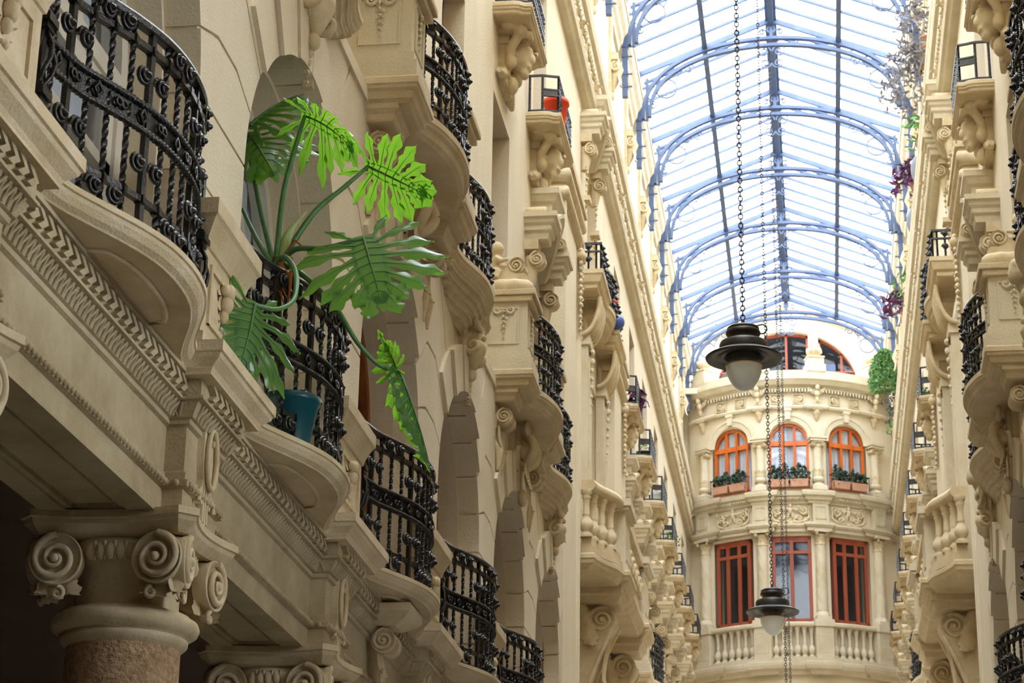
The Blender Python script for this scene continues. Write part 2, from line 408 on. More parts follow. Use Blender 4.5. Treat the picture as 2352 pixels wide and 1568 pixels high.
# ---------------------------------------------------------------- rusticated arched wall of the first floor
R_ARCH, Z_SP, Z_TOP, Z_SL = 1.1, 6.45, 8.30, 5.10
def arch_wall(side):
    mb = MB(); half = P/2; uw = 1.36
    ths = [0, 18, 36, 54, 72, 84, 96, 108, 126, 144, 162, 180]
    def outer(th):
        c, s = cos(th), sin(th)
        tx = uw/abs(c) if abs(c) > 1e-6 else 1e9; tz = (Z_TOP-Z_SP)/s if s > 1e-6 else 1e9
        if tx < tz: return (c*tx, Z_SP+s*tx, 's')
        return (c*tz, Z_SP+s*tz, 't')
    g = .009
    for c in BAYS:
        def blk(poly, d0=-.40, d1=0): mb.prism([(c+y, z) for y, z in poly], 'x', XL+d0, XL+d1)
        for a, b in zip(ths[:-1], ths[1:]):
            ta, tb = radians(a)+.0075, radians(b)-.0075
            inn = [(R_ARCH*cos(ta+(tb-ta)*i/5), Z_SP+R_ARCH*sin(ta+(tb-ta)*i/5)) for i in range(6)]
            oa, ob = outer(ta), outer(tb); poly = inn[::-1]
            poly.append(oa[:2])
            sg = 1 if cos((ta+tb)/2) > 0 else -1
            if oa[2] == 's': poly.append((math.copysign(half, oa[0]), oa[1]))
            if oa[2] == 's' and ob[2] == 't': poly.append((half, Z_TOP))
            if oa[2] == 't' and ob[2] == 's': poly.append((-half, Z_TOP))
            if ob[2] == 's': poly.append((math.copysign(half, ob[0]), ob[1]))
            poly.append(ob[:2]); blk(poly)
        for a, b in ((38,56),(56,74),(74,90),(90,106),(106,124),(124,142)):      # raised crown stones
            ta, tb = radians(a)+.006, radians(b)-.006; pts = [R_ARCH*cos(ta+(tb-ta)*i/4) for i in range(5)]
            inn = [(R_ARCH*cos(ta+(tb-ta)*i/4), Z_SP+R_ARCH*sin(ta+(tb-ta)*i/4)) for i in range(5)]; out = [(1.5*cos(tb+(ta-tb)*i/4), Z_SP+1.5*sin(tb+(ta-tb)*i/4)) for i in range(5)]
            blk(inn + out, -.02, {38:.03,56:.06,74:.075,90:.075,106:.06,124:.03}[a])
        zs = [Z_SL-.05, 5.62, 6.03, Z_SP]
        for s in (-1, 1):
            for z0, z1 in zip(zs[:-1], zs[1:]):
                blk([(s*R_ARCH, z0+g), (s*half, z0+g), (s*half, z1-g), (s*R_ARCH, z1-g)])
        # backing a little behind the blocks
        rb = R_ARCH+.018
        ai = [(rb*cos(t), Z_SP+rb*sin(t)) for t in [pi*i/24 for i in range(25)]]
        blk([(rb, Z_SL-.05)] + ai[:13] + [(0, Z_TOP), (half, Z_TOP), (half, Z_SL-.05)], -.39, -.022)
        blk([(-half, Z_SL-.05), (-half, Z_TOP), (0, Z_TOP)] + ai[12:] + [(-rb, Z_SL-.05)], -.39, -.022)
        # inner order: slightly smaller arch behind
        ri = R_ARCH-.03
        ii = [(ri*cos(t), Z_SP+ri*sin(t)) for t in [pi*i/24 for i in range(25)]]
        blk([(ri, Z_SL-.05)] + ii[:13] + [(0, Z_TOP), (half, Z_TOP), (half, Z_SL-.05)], -.62, -.19)
        blk([(-half, Z_SL-.05), (-half, Z_TOP), (0, Z_TOP)] + ii[12:] + [(-ri, Z_SL-.05)], -.62, -.19)
    ya, yb = BAYS[0]-half, BAYS[-1]+half
    if side == 'R': mb.mirror()
    return mb
struct('wall_left', arch_wall('L'), PLASTER, 'cream rusticated arched wall along the left side of the passage')
struct('wall_right', arch_wall('R'), PLASTER, 'cream rusticated arched wall along the right side of the passage')

def make_french_window(wood, nm):
    t = proto(nm, 'window', None, XL-.40); t['kind'] = 'structure'
    m = MB(); r0, r1 = 1.10, .98
    def archpts(r, n=20): return [(r*cos(pi*i/n), Z_SP+r*sin(pi*i/n)) for i in range(n+1)]
    o, i = [(r0, Z_SL)] + archpts(r0) + [(-r0, Z_SL)], [(r1, Z_SL)] + archpts(r1) + [(-r1, Z_SL)]
    for d0, d1, a, b in ((-.08, .03, o, i),):
        rows = [[(d0, y, z) for y, z in a], [(d1, y, z) for y, z in a], [(d1, y, z) for y, z in b], [(d0, y, z) for y, z in b]]
        m.grid(rows, False)
    m.box(-.08, .03, -r1, r1, Z_SP-.05, Z_SP+.05)
    fr = obj('frame', m, wood, t)
    for s in (-1, 1):
        m = MB(); y0, y1 = (0.0, r1) if s > 0 else (-r1, 0.0)
        for (a, b, c, d) in ((y0, y0+.09, Z_SL, Z_SP-.05), (y1-.09, y1, Z_SL, Z_SP-.05), (y0, y1, Z_SL, Z_SL+.45), (y0, y1, Z_SP-.14, Z_SP-.05), (y0, y1, 5.95, 6.01)):
            m.box(-.05, .01, a, b, c, d)
        m.box(-.03, .022, y0+.16, y1-.16, Z_SL+.1, Z_SL+.38)
        m.box(-.03, .02, y0+.04, y0+.07, Z_SL, Z_SP-.05)
        obj('casement', m, wood, t)
    m = MB()
    for a in (pi/3, pi/2, 2*pi/3): m.box(-.04, .0, -.02, .02, 0, .0)
    for a in (pi/2,): m.box(-.05, .01, -.035, .035, Z_SP, Z_SP+r1)
    m.tube([(-.02, .45*cos(pi*i/12), Z_SP+.45*sin(pi*i/12)) for i in range(13)], .03, 6)
    obj('fanlight_bar', m, wood, t)
    m = MB(); m.add([(-.025, y, z) for y, z in i], [tuple(range(len(i)))]); obj('pane', m, PANE, t)
    m = MB(); rows = [[(-.10+.02*sin(k*1.7), -1.05+2.1*k/50, z) for z in (Z_SL, Z_SP+1.08)] for k in range(51)]; m.grid(rows, True); obj('curtain_backing', m, CURTAIN if wood is WHITEW else DARK, t)  # pale sheet imitates sky reflected in the glass, dark sheet the unlit room
    return t
fwW = make_french_window(WHITEW, 'window_1'); fwB = make_french_window(BROWNW, 'window_2')
for k, y in enumerate(BAYS[1:]):
    put(fwW if k < 3 else fwB, y, '%s arched window behind the %s left first-floor balcony' % ('white-framed' if k < 3 else 'brown wooden', ORD[k]))
for k, y in enumerate(BAYS[3:]):
    put(fwB, y, 'brown wooden arched window in the %s first-floor bay of the right wall' % ORD[k], side='R')
# ---------------------------------------------------------------- bowed first-floor balconies
def smooth_path(pts, n=5):
    out = []
    for i in range(len(pts)-1):
        p0 = pts[max(i-1,0)]; p1 = pts[i]; p2 = pts[i+1]; p3 = pts[min(i+2, len(pts)-1)]
        for k in range(n):
            t = k/n; out.append(tuple(.5*((2*p1[j]) + (-p0[j]+p2[j])*t + (2*p0[j]-5*p1[j]+4*p2[j]-p3[j])*t*t + (-p0[j]+3*p1[j]-3*p2[j]+p3[j])*t**3) for j in range(len(p1))))
    return out + [pts[-1]]
BOW = [(.10,-1.02),(.115,-.93),(.15,-.82),(.215,-.66),(.29,-.47),(.35,-.25),(.37,0),(.35,.25),(.29,.47),(.215,.66),(.15,.82),(.115,.93),(.10,1.02)]
def slab(mb, path, prof, back, top=0.0):
    """moulded slab: path from near to far wall point, profile offsets, closed to the plane d = back"""
    mb.sweep(path, prof, caps=False)
    def cap(off, z, flip):
        m = len(path); q = []
        t = MB(); t.sweep(path, [(off, z), (off, z+.001)], caps=False)
        ring = [t.v[2*i] for i in range(m)] + [(back, path[-1][1], z), (back, path[0][1], z)]
        mb.add(ring, [tuple(range(len(ring)))[::(1 if flip else -1)]])
    cap(prof[0][0], prof[0][1], False); cap(prof[-1][0], prof[-1][1], True)
def resample(path, step):
    L = [0]
    for a, b in zip(path[:-1], path[1:]): L.append(L[-1] + sqrt(sum((x-y)**2 for x, y in zip(a, b))))
    n = max(2, round(L[-1]/step)); out = []; j = 0
    for i in range(n+1):
        s = L[-1]*i/n
        while j < len(L)-2 and L[j+1] < s: j += 1
        t = (s-L[j])/max(1e-9, L[j+1]-L[j]); a, b = path[j], path[j+1]
        p = [a[k]+(b[k]-a[k])*t for k in range(2)]; dx, dy = b[0]-a[0], b[1]-a[1]; l = hypot(dx, dy) or 1
        out.append((p[0], p[1], dy/l, -dx/l))      # point and outward normal
    return out
PRE = {}
def rail_meshes():
    m = MB(); n = 44; rows = []            # twisted square bar, unit height
    for i in range(n+1):
        a = i/n*2*pi*4.5
        rows.append([(.0145*cos(a+pi/2*k), .0145*sin(a+pi/2*k), i/n) for k in range(4)])
    m.grid(rows, False, True, True, True); PRE['twist'] = m
    m = MB(); m.box(-.013, .013, -.015, .015, 0, 1); PRE['bar'] = m
    m = MB()                                 # coiled cone rosette, axis +x
    spiral(m, (0,0,0), (0,1,0), (0,0,1), .047, 2.6, .0115, .034, (1,0,0), 0, 1, 34, .12, 6, .25)
    m.lathe([(.036,0),(.028,.012),(.016,.03),(.012,.042),(.0,.048)], 10, axis='x')
    PRE['rosette'] = m
rail_meshes()
MESHCACHE = {}
def shared(name, key, parent, loc, rotz=0, scale=(1,1,1), m=IRON):
    if key not in MESHCACHE:
        o = obj(name, PRE[key], m, parent); MESHCACHE[key] = o.data
    else:
        o = bpy.data.objects.new(name, MESHCACHE[key]); COL.objects.link(o); o.parent = parent
    o.location = loc; o.rotation_euler = (0,0,rotz); o.scale = scale
    return o
def flatbar(mb, path, z, w, h):
    mb.sweep(path, [(w/2, z-h/2), (w/2, z+h/2), (-w/2, z+h/2), (-w/2, z-h/2), (w/2, z-h/2)])
def railing(parent, path, z0, hts=(.02,.14,.443,.558,.83,.93), step=.132, detail=True, posts=True):
    """wrought iron railing on a plan path; parts go under one 'railing' part"""
    zb, z1, z2, z3, z4, z5 = [z0+h for h in hts]
    m = MB(); flatbar(m, path, zb, .03, .025); flatbar(m, path, z1, .03, .026)
    flatbar(m, path, z4, .032, .028)
    sm = resample(path, step/2)
    for i, (x, y, nx, ny) in enumerate(sm):
        if i % 2 == 0:
            for z in (z1, z4): m.box(x-.02, x+.02, y-.02, y+.02, z-.018, z+.018)
    rl = obj('railing', m, IRON, parent)
    m = MB(); m.sweep(path, [(.022, z5-.02), (.03, z5-.004), (.026, z5+.012), (0, z5+.02), (-.026, z5+.012), (-.03, z5-.004), (-.022, z5-.02), (.022, z5-.02)], smooth=True)
    obj('top_rail', m, IRON, rl)
    m = MB(); m.sweep(path, [(.004, z2), (.004, z3), (-.004, z3), (-.004, z2), (.004, z2)])
    pp3 = [(p[0]+p[2]*.01, p[1]+p[3]*.01) for p in resample(path, .03)]
    for z in (z2, z3):
        m.tube([(x, y, z) for x, y in pp3], .0155, 6)
        for k, (x, y) in enumerate(pp3[:-1]):
            m.ell((x, y, z), (.019, .012, .019), 6, 4)
    sts = resample(path, .145)
    for k, (x, y, nx, ny) in enumerate(sts[1:-1]):
        o = Vector((x+nx*.008, y+ny*.008, (z2+z3)/2)); tx = Vector((-ny, nx, 0)); nn = Vector((nx, ny, 0)); up = Vector((0,0,1))
        if k % 2:
            for s in (-1, 1): m.tube([o + tx*s*.017 + (tx*cos(a) + up*sin(a))*.018 + nn*.010 for a in [pi*2*i/8 for i in range(9)]], .008, 5, False)
        else:
            q = [o + tx*.024 + nn*.010, o + up*.032 + nn*.010, o - tx*.024 + nn*.010, o - up*.032 + nn*.010, o + tx*.024 + nn*.010]
            m.tube(q, .0095, 4, False)
    obj('frieze_band', m, IRON, rl)
    bars = resample(path, step); n = len(bars)-1
    for k, (x, y, nx, ny) in enumerate(bars):
        a = atan2(ny, nx)
        st = (k % 4 == 2)
        shared('baluster', 'bar' if st else 'twist', rl, (x, y, zb), a, (1,1,z5-zb))
        if detail and k < n:
            x2, y2, nx2, ny2 = bars[k+1]; mx, my = (x+x2)/2+.012*nx, (y+y2)/2+.012*ny
            if k % 4 in (1, 2):
                s = 1 if k % 4 == 1 else -1
                for zz in ((z1+z2)/2-.012, (z3+z4)/2-.012):
                    shared('rosette', 'rosette', rl, (mx, my, zz), a, (1, s, 1))
            if k % 4 in (0, 3):
                for zz in ((z4+z5)/2, (z1+zb)/2): shared('rosette', 'rosette', rl, (mx, my, zz), a, (1, 1 if k % 4 == 0 else -1, 1))
    if posts:
        for (x, y, nx, ny), sgn in ((bars[0], 1), (bars[-1], -1)):
            m = MB(); x += .02
            m.box(x-.02, x+.02, y-.02, y+.02, z0, z5)
            for q in range(6):      # open basket of bent bars between two square plates
                a = q*pi/3; m.tube([(x+r*cos(a+tw), y+r*sin(a+tw), z0+zz) for r, zz, tw in ((.02,.30,0),(.055,.36,.3),(.068,.42,.6),(.055,.49,.9),(.02,.56,1.2))], .011, 5)
            for zc in (z0+.26, z0+.58): m.box(x-.052, x+.052, y-.052, y+.052, zc, zc+.035); m.box(x-.04, x+.04, y-.04, y+.04, zc-.025, zc+.055)
            m.lathe([(.02,z0+.72),(.04,z0+.73),(.04,z0+.78),(.02,z0+.79)], 10, (x, y, 0))
            spiral(m, (x, y+sgn*.085, z0+.72), (0,1,0), (0,0,1), .06, 1.6, .011, 0, (1,0,0), -pi/2, sgn, 24, .2, 5, .3)
            spiral(m, (x, y+sgn*.08, z0+.12), (0,1,0), (0,0,1), .055, 1.6, .011, 0, (1,0,0), pi/2, -sgn, 24, .2, 5, .3)
            obj('end_post', m, IRON, rl)
    return rl
def make_bow_balcony():
    t = proto('bowed_balcony', 'balcony', 'bowed first-floor balconies', XL)
    path = smooth_path(BOW, 4); m = MB()
    prof = [(0,5.075),(0,5.05),(-.01,5.046),(-.016,5.03),(-.035,5.005),(-.06,4.99),(-.066,4.983)]
    slab(m, path, [(-.005, 5.078)] + prof, -.10)
    # D-shaped moulding on the soffit
    dsh = [(.03,-.45)] + [(.03+.155*sin(pi*i/16), -.5*cos(pi*i/16)) for i in range(3,14)] + [(.03,.45)]
    m.tube([(x, y, 4.983) for x, y in dsh + [dsh[0]]], .016, 6, False)
    obj('floor_slab', m, SLABM, t)
    rp = [(.005,-1.13),(.03,-1.0)] + [(max(d-.085, .055), u) for d, u in BOW[2:-2]] + [(.03,1.0),(.005,1.13)]
    railing(t, smooth_path(rp, 4), 5.078)
    return t
bb = make_bow_balcony()
BL = ['black iron bowed balcony at top left corner of the picture, white window behind',
      'black iron bowed balcony holding the split-leaf plant and teal pot',
      'black iron bowed balcony just beyond the split-leaf plant, brown door behind',
      'small-looking black iron bowed balcony two bays beyond the split-leaf plant',
      'farthest bowed iron balcony before the tall left pilaster']
for k, y in enumerate(BAYS[2:7]): put(bb, y+.03, BL[k])
for k, y in enumerate(BAYS[5:7]): put(bb, y+.03, ['black iron bowed balcony cut by the lower right corner of the picture', 'farthest bowed iron balcony of the right first floor'][k], side='R')

def make_pier_block():
    t = proto('pier_pedestal', 'pedestal', 'pedestals between the first-floor balconies', XL)
    m = MB(); prof = [(-.01,5.10),(0,5.10),(0,5.045),(-.012,5.04),(-.02,5.02),(-.06,4.985),(-.07,4.965),(-.07,4.95)]
    path = [(-.1,-.53),(.23,-.53),(.23,.53),(-.1,.53)]
    slab(m, path, prof, -.12); obj('cornice_block', m, SLABM, t)
    m = MB(); m.box(-.05, .06, -.36, .36, 5.09, 5.66); m.box(-.05, .085, -.39, .39, 5.09, 5.2)
    m.box(.05, .075, -.27, .27, 5.28, 5.31); m.box(.05, .075, -.27, .27, 5.56, 5.59); m.box(.05, .075, -.27, -.24, 5.28, 5.59); m.box(.05, .075, .24, .27, 5.28, 5.59)
    garland(m, (.055, 0, 5.54), (0,1,0), (0,0,-1), (1,0,0), .2, .14, 6, 3)
    obj('dado', m, CARVED, t)
    m = MB(); slab(m, [(-.1,-.36),(.06,-.36),(.06,.36),(-.1,.36)], [(-.01,5.88),(.075,5.88),(.075,5.80),(.06,5.785),(.04,5.745),(.02,5.70),(.012,5.66),(-.01,5.65)], -.12)
    obj('cap_moulding', m, SLABM, t)
    return t
pb = make_pier_block()
for k, y in enumerate(PIERS[1:7]): put(pb, y, 'moulded stone pedestal on the left ledge, %s one along from the camera' % ORD[k])
for k, y in enumerate(PIERS[4:7]): put(pb, y, 'moulded stone pedestal on the right ledge, %s one in view' % ORD[k], side='R')
def make_leaf_console():
    t = proto('leaf_console', 'ornament', 'leaf consoles on the frieze between columns', -2.99)
    m = MB(); slab(m, [(-.1,-.24),(.26,-.24),(.26,.24),(-.1,.24)], [(-.01,4.955),(0,4.955),(0,4.90),(-.03,4.87),(-.10,4.83),(-.12,4.82)], -.12)
    obj('bracket_top', m, SLABM, t)
    m = MB(); volute(m, (.06,-.13,4.72), (1,0,0), (0,0,1), .085, .06, 1); volute(m, (.06,.13,4.72), (-1,0,0), (0,0,1), .085, .06, -1)
    for a in (-.8, -.3, .3, .8): leaf(m, (.02, 0, 4.72), (0, cos(a), -sin(a)), (0, sin(a), cos(a)*.9), (1,0,0), .17, .05, .5, 3, 8)
    for a in (-.5, 0, .5): leaf(m, (.02, 0, 4.7), (0, cos(a), sin(a)), (0, sin(a), -cos(a)), (1,0,0), .26, .05, .35, 4, 8)
    for s in (-1, 1): spiral(m, (.04, s*.05, 4.48), (0,s,0), (0,0,1), .05, 1.4, .014, 0, (1,0,0), pi/2, 1, 20)
    obj('leaf_scroll', m, CARVED, t)
    return t
lc = make_leaf_console()
for k in (4, 6): put(lc, BAYS[k]-.05, 'carved leaf console on the frieze under the %s bowed balcony' % ('third' if k == 4 else 'fifth'))
put(lc, BAYS[6]-.05, 'carved leaf console on the right-hand frieze', side='R')
# ---------------------------------------------------------------- floor, arcade interior, upper walls
m = MB(); m.box(-9, 8, -6, 62, -.2, 0); struct('floor', m, PAVE, 'stone paved floor of the passage', 'floor')
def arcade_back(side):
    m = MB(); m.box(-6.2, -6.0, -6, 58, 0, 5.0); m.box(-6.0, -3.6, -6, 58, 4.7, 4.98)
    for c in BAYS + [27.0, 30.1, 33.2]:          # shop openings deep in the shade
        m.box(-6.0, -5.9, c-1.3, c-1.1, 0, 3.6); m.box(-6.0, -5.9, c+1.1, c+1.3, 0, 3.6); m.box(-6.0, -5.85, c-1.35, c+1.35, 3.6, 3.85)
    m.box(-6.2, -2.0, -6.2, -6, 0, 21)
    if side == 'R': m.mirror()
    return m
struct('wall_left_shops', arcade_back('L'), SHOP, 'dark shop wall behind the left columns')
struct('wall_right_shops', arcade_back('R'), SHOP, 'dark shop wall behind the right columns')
m = MB(); m.box(-4.2, MIR+4.2, -6.3, -6.1, 0, 20); m.box(-4.2, MIR+4.2, -6.2, 5.6, 5.6, 23); m.box(-4.2, MIR+4.2, 5.6, 8.8, 8.6, 23); struct('wall_rear_shade_block', m, PLASTER, 'rear wall, with unseen block added overhead to darken the near end')  # rear wall plus unseen blocks added overhead to keep roof light off
def near_fill(side):
    m = MB(); m.box(XL-.4, XL, -6, BAYS[0]-P/2, 4.31, 8.3); m.box(XL-.5, XL-.42, -6, 25, 8.2, 8.4)
    if side == 'R': m.mirror()
    return m
struct('wall_left_near', near_fill('L'), PLASTER, 'plain left wall beside the viewer'); struct('wall_right_near', near_fill('R'), PLASTER, 'plain right wall beside the viewer')
FARB = [34.3 + 2.93*k for k in range(7)]
TRIB = 30.1
def wall_open(mb, x, th, y0, y1, z0, z1, ops):
    ys = sorted({y0, y1} | {a for o in ops for a in o[:2]}); zs = sorted({z0, z1} | {a for o in ops for a in o[2:4]})
    for a, b in zip(ys[:-1], ys[1:]):
        for c, d in zip(zs[:-1], zs[1:]):
            if any(o[0]-1e-6 <= a and b <= o[1]+1e-6 and o[2]-1e-6 <= c and d <= o[3]+1e-6 for o in ops): continue
            mb.add([(x,a,c),(x,b,c),(x,b,d),(x,a,d)], [(0,1,2,3)])
    for (a, b, c, d) in ops:
        mb.add([(x,a,c),(x-th,a,c),(x-th,a,d),(x,a,d)], [(0,1,2,3)]); mb.add([(x,b,c),(x-th,b,c),(x-th,b,d),(x,b,d)], [(0,3,2,1)])
        mb.add([(x,a,d),(x-th,a,d),(x-th,b,d),(x,b,d)], [(0,1,2,3)]); mb.add([(x,a,c),(x-th,a,c),(x-th,b,c),(x,b,c)], [(0,3,2,1)])
OPS = [(c-.6, c+.6, 8.46, 11.76) for c in BAYS] + [(c-.6, c+.6, 12.68, 15.2) for c in BAYS]
OPS += [(c-.55, c+.55, 8.46, 11.6) for c in FARB[:6]] + [(c-.55, c+.55, 12.68, 15.2) for c in FARB]
OPS += [(TRIB-.8, TRIB+.8, 8.6, 11.9), (TRIB-.6, TRIB+.6, 12.9, 15.2)]
OPS += [(c-.55, c+.55, 5.1, 7.6) for c in FARB[:6]]
def upper_wall(side):
    m = MB(); wall_open(m, XU, .42, -6, 54.5, 8.3, 15.9, [o for o in OPS if o[2] > 8])
    wall_open(m, XU, .42, 24.9, 54.5, 0, 8.3, [o for o in OPS if o[2] < 8])
    m.box(XU-.6, XU-.5, -6, 54.5, 0 if False else 8.3, 15.9)
    m.box(XU-.02, XL+.02, -6, BAYS[-1]+P/2, 8.26, 8.36)
    if side == 'R': m.mirror()
    return m
struct('wall_left_upper', upper_wall('L'), PLASTER, 'pale cream upper wall on the left, above the arches')
struct('wall_right_upper', upper_wall('R'), PLASTER, 'pale cream upper wall on the right, above the arches')
def make_tall_window(wood):
    t = proto('window_3', 'window', None, XU-.26); t['kind'] = 'structure'
    m = MB()
    for a, b, c, d in ((-.6,-.5,0,1),(.5,.6,0,1),(-.05,.05,0,1),(-.6,.6,.96,1),(-.6,.6,0,.12),(-.6,.6,.74,.77)): m.box(-.05, .05, a, b, c, d)
    obj('frame', m, wood, t); m = MB(); m.box(-.01, .01, -.5, .5, .05, .98); obj('pane', m, PANE, t)
    m = MB(); m.box(-.2, -.19, -.6, .6, 0, 1); obj('dark_backing', m, DARK, t)  # dark sheet behind the pane stands in for the unlit room
    return t
tw = make_tall_window(BROWNW)
for side in 'LR':
    nm = 'left' if side == 'L' else 'right'
    for c in BAYS[1:] + FARB:
        for (z, h, fl) in ((8.46, 3.3 if c < 26 else 3.14, 'second'), (12.68, 2.52, 'third')):
            if z < 9 and c == FARB[6]: continue
            if side == 'R' and c < 14: continue
            kk = sorted(BAYS[1:]+FARB).index(c)
            w_ = put(tw, c, 'tall brown window in the %s wall, %s floor, %s bay counted from the camera' % (nm, fl, (ORD+['ninth','tenth','eleventh','twelfth','thirteenth','fourteenth'])[kk]), z=z, side=side)
            w_.scale = (w_.scale[0], 1 if c < 26 else .92, h)
# ---------------------------------------------------------------- main cornice with carved frieze, attic
def cornice(side):
    m = MB(); prof = [(-.02,15.70),(.10,15.72),(.13,15.78),(.17,15.80),(.19,15.90),(.15,15.92),(.10,15.94),(.05,15.96),(.05,16.30),(.10,16.32),(.17,16.42),(.17,16.52),(.22,16.55),(.24,16.66),(.24,16.74),(-.02,16.78)]
    m.sweep([(XU, 0), (XU, 53.9)], prof, caps=True)
    y = 24.5
    while y < 53.5:             # egg moulding under the top fillet
        m.ell((XU+.14, y, 16.37), (.045, .05, .06), 6, 4); y += .14
    y = 0
    if side == 'R': m.mirror()
    return m
struct('trim_3', cornice('L'), TRIMM, 'long moulded cornice along the top of the left wall', 'cornice')
struct('trim_4', cornice('R'), TRIMM, 'long moulded cornice along the top of the right wall', 'cornice')
def make_frieze_scroll():
    t = proto('frieze_relief', 'ornament', 'scroll reliefs along the main cornice', XU+.05)
    m = MB(); m.ell((.05, 0, .17), (.06, .09, .12), 10, 8)
    for s in (-1, 1):
        spiral(m, (.05, s*.36, .15), (0,s,0), (0,0,1), .15, 1.8, .05, .04, (1,0,0), pi, 1, 26)
        for k in range(4): m.ell((.06, s*(.55+.13*k), .18+.06*sin(k*2.2)), (.05, .075, .06), 7, 5)
        leaf(m, (.03, s*.14, .2), (0,0,1), (0,s,0), (1,0,0), .3, .1, .4, 3, 6)
    leaf(m, (.08, 0, .22), (0,1,0), (0,0,1), (1,0,0), .22, .09, .9, 3, 6)
    for s in (-1, 1): leaf(m, (.02, s*.62, .02), (0,1,0), (.3,s*.3,1), (1,0,0), .3, .09, .8, 4, 8); leaf(m, (.04, s*.86, .12), (0,0,1), (.2,s,0), (1,0,0), .24, .09, .7, 3, 6)
    leaf(m, (.05, .98, .05), (0,1,0), (.5,0,.8), (1,0,-.5), .28, .08, .9, 3, 8)
    obj('relief', m, CARVED, t); return t
fs = make_frieze_scroll()
for side in 'LR':
    for k in range(16):
        put(fs, 22.0+2.0*k, 'carved scroll relief on the %s cornice frieze, number %s along from the near end' % ('left' if side == 'L' else 'right', ['one','two','three','four','five','six','seven','eight','nine','ten','eleven','twelve','thirteen','fourteen','fifteen','sixteen'][k]), z=15.96, side=side)
TR = [38.15 + 3.08*k for k in range(-4, 6)]      # roof trusses
TR[-1] = 53.35
def attic(side):
    m = MB(); m.box(XU-.45, XU-.06, -6, 54.5, 16.7, 20.9)
    if side == 'R': m.mirror()
    return m
struct('wall_left_attic', attic('L'), PLASTER, 'cream attic wall under the glass roof, left'); struct('wall_right_attic', attic('R'), PLASTER, 'cream attic wall under the glass roof, right')
def make_eave():
    t = proto('eave_cornice', 'cornice', 'eave cornice pieces between the roof trusses', XU-.06)
    m = MB(); m.sweep([(0,-1.30),(0,1.30)], [(-.01,19.72),(.05,19.74),(.07,19.84),(.12,19.9),(.14,20.02),(.20,20.1),(.23,20.25),(.25,20.26),(.25,20.36),(-.01,20.44)])
    obj('moulding', m, TRIMM, t)
    m = MB(); m.box(0,.05,-.17,.17,16.8,19.7); m.box(0,.16,-.16,.16,18.85,18.95); m.box(0,.13,-.14,.14,18.95,19.0)
    spiral(m, (.12, -.13, 18.72), (1,0,0), (0,0,1), .09, 1.6, .035, 0, (0,-1,0), pi/2, 1, 22); spiral(m, (.12, .13, 18.72), (1,0,0), (0,0,1), .09, 1.6, .035, 0, (0,-1,0), pi/2, 1, 22)
    m.tube([(.07,0,18.86),(.13,0,18.72),(.07,0,18.5),(.05,0,18.3)],[.12,.12,.09,.03],10); leaf(m, (.16,0,18.7),(0,1,0),(0,0,-1),(1,0,0),.4,.1,.5,4,8); m.ell((.05,0,18.22),(.05,.06,.08),8,6)
    obj('bracket', m, CARVED, t); return t
ev = make_eave()
for side in 'LR':
    for k, (a, b) in enumerate(zip(TR[:-1], TR[1:])):
        put(ev, (a+b)/2, 'moulded eave piece under the %s edge of the glass roof, %s bay' % ('left' if side == 'L' else 'right', (ORD+['ninth','tenth'])[k]), side=side)
# ---------------------------------------------------------------- blue steel and glass roof
XC = MIR/2
RW = 2.58                        # half width at the eave
ZE, ZR = 20.95, 22.0             # eave and ridge of the glazing
def bar(m, a, b, w, h, up=(0,0,1)):
    a, b = Vector(a), Vector(b); t = (b-a).normalized(); u = Vector(up); s = t.cross(u).normalized()*w/2; u = s.cross(t).normalized()*h/2
    q = [a-s-u, a+s-u, a+s+u, a-s+u, b-s-u, b+s-u, b+s+u, b-s+u]
    m.add(q, [(0,3,2,1),(4,5,6,7),(0,1,5,4),(1,2,6,5),(2,3,7,6),(3,0,4,7)])
def ribbon(m, pts, w, h):
    """bar of rectangular section following points in the truss plane (x,z), width w along y"""
    n = len(pts); rows = []
    for i in range(n):
        a, b = pts[max(i-1,0)], pts[min(i+1,n-1)]; dx, dz = b[0]-a[0], b[1]-a[1]; l = hypot(dx,dz) or 1; nx, nz = -dz/l*h/2, dx/l*h/2; x, z = pts[i]
        rows.append([(x-nx,-w/2,z-nz),(x-nx,w/2,z-nz),(x+nx,w/2,z+nz),(x+nx,-w/2,z+nz)])
    m.grid(rows, False, True, True, True)
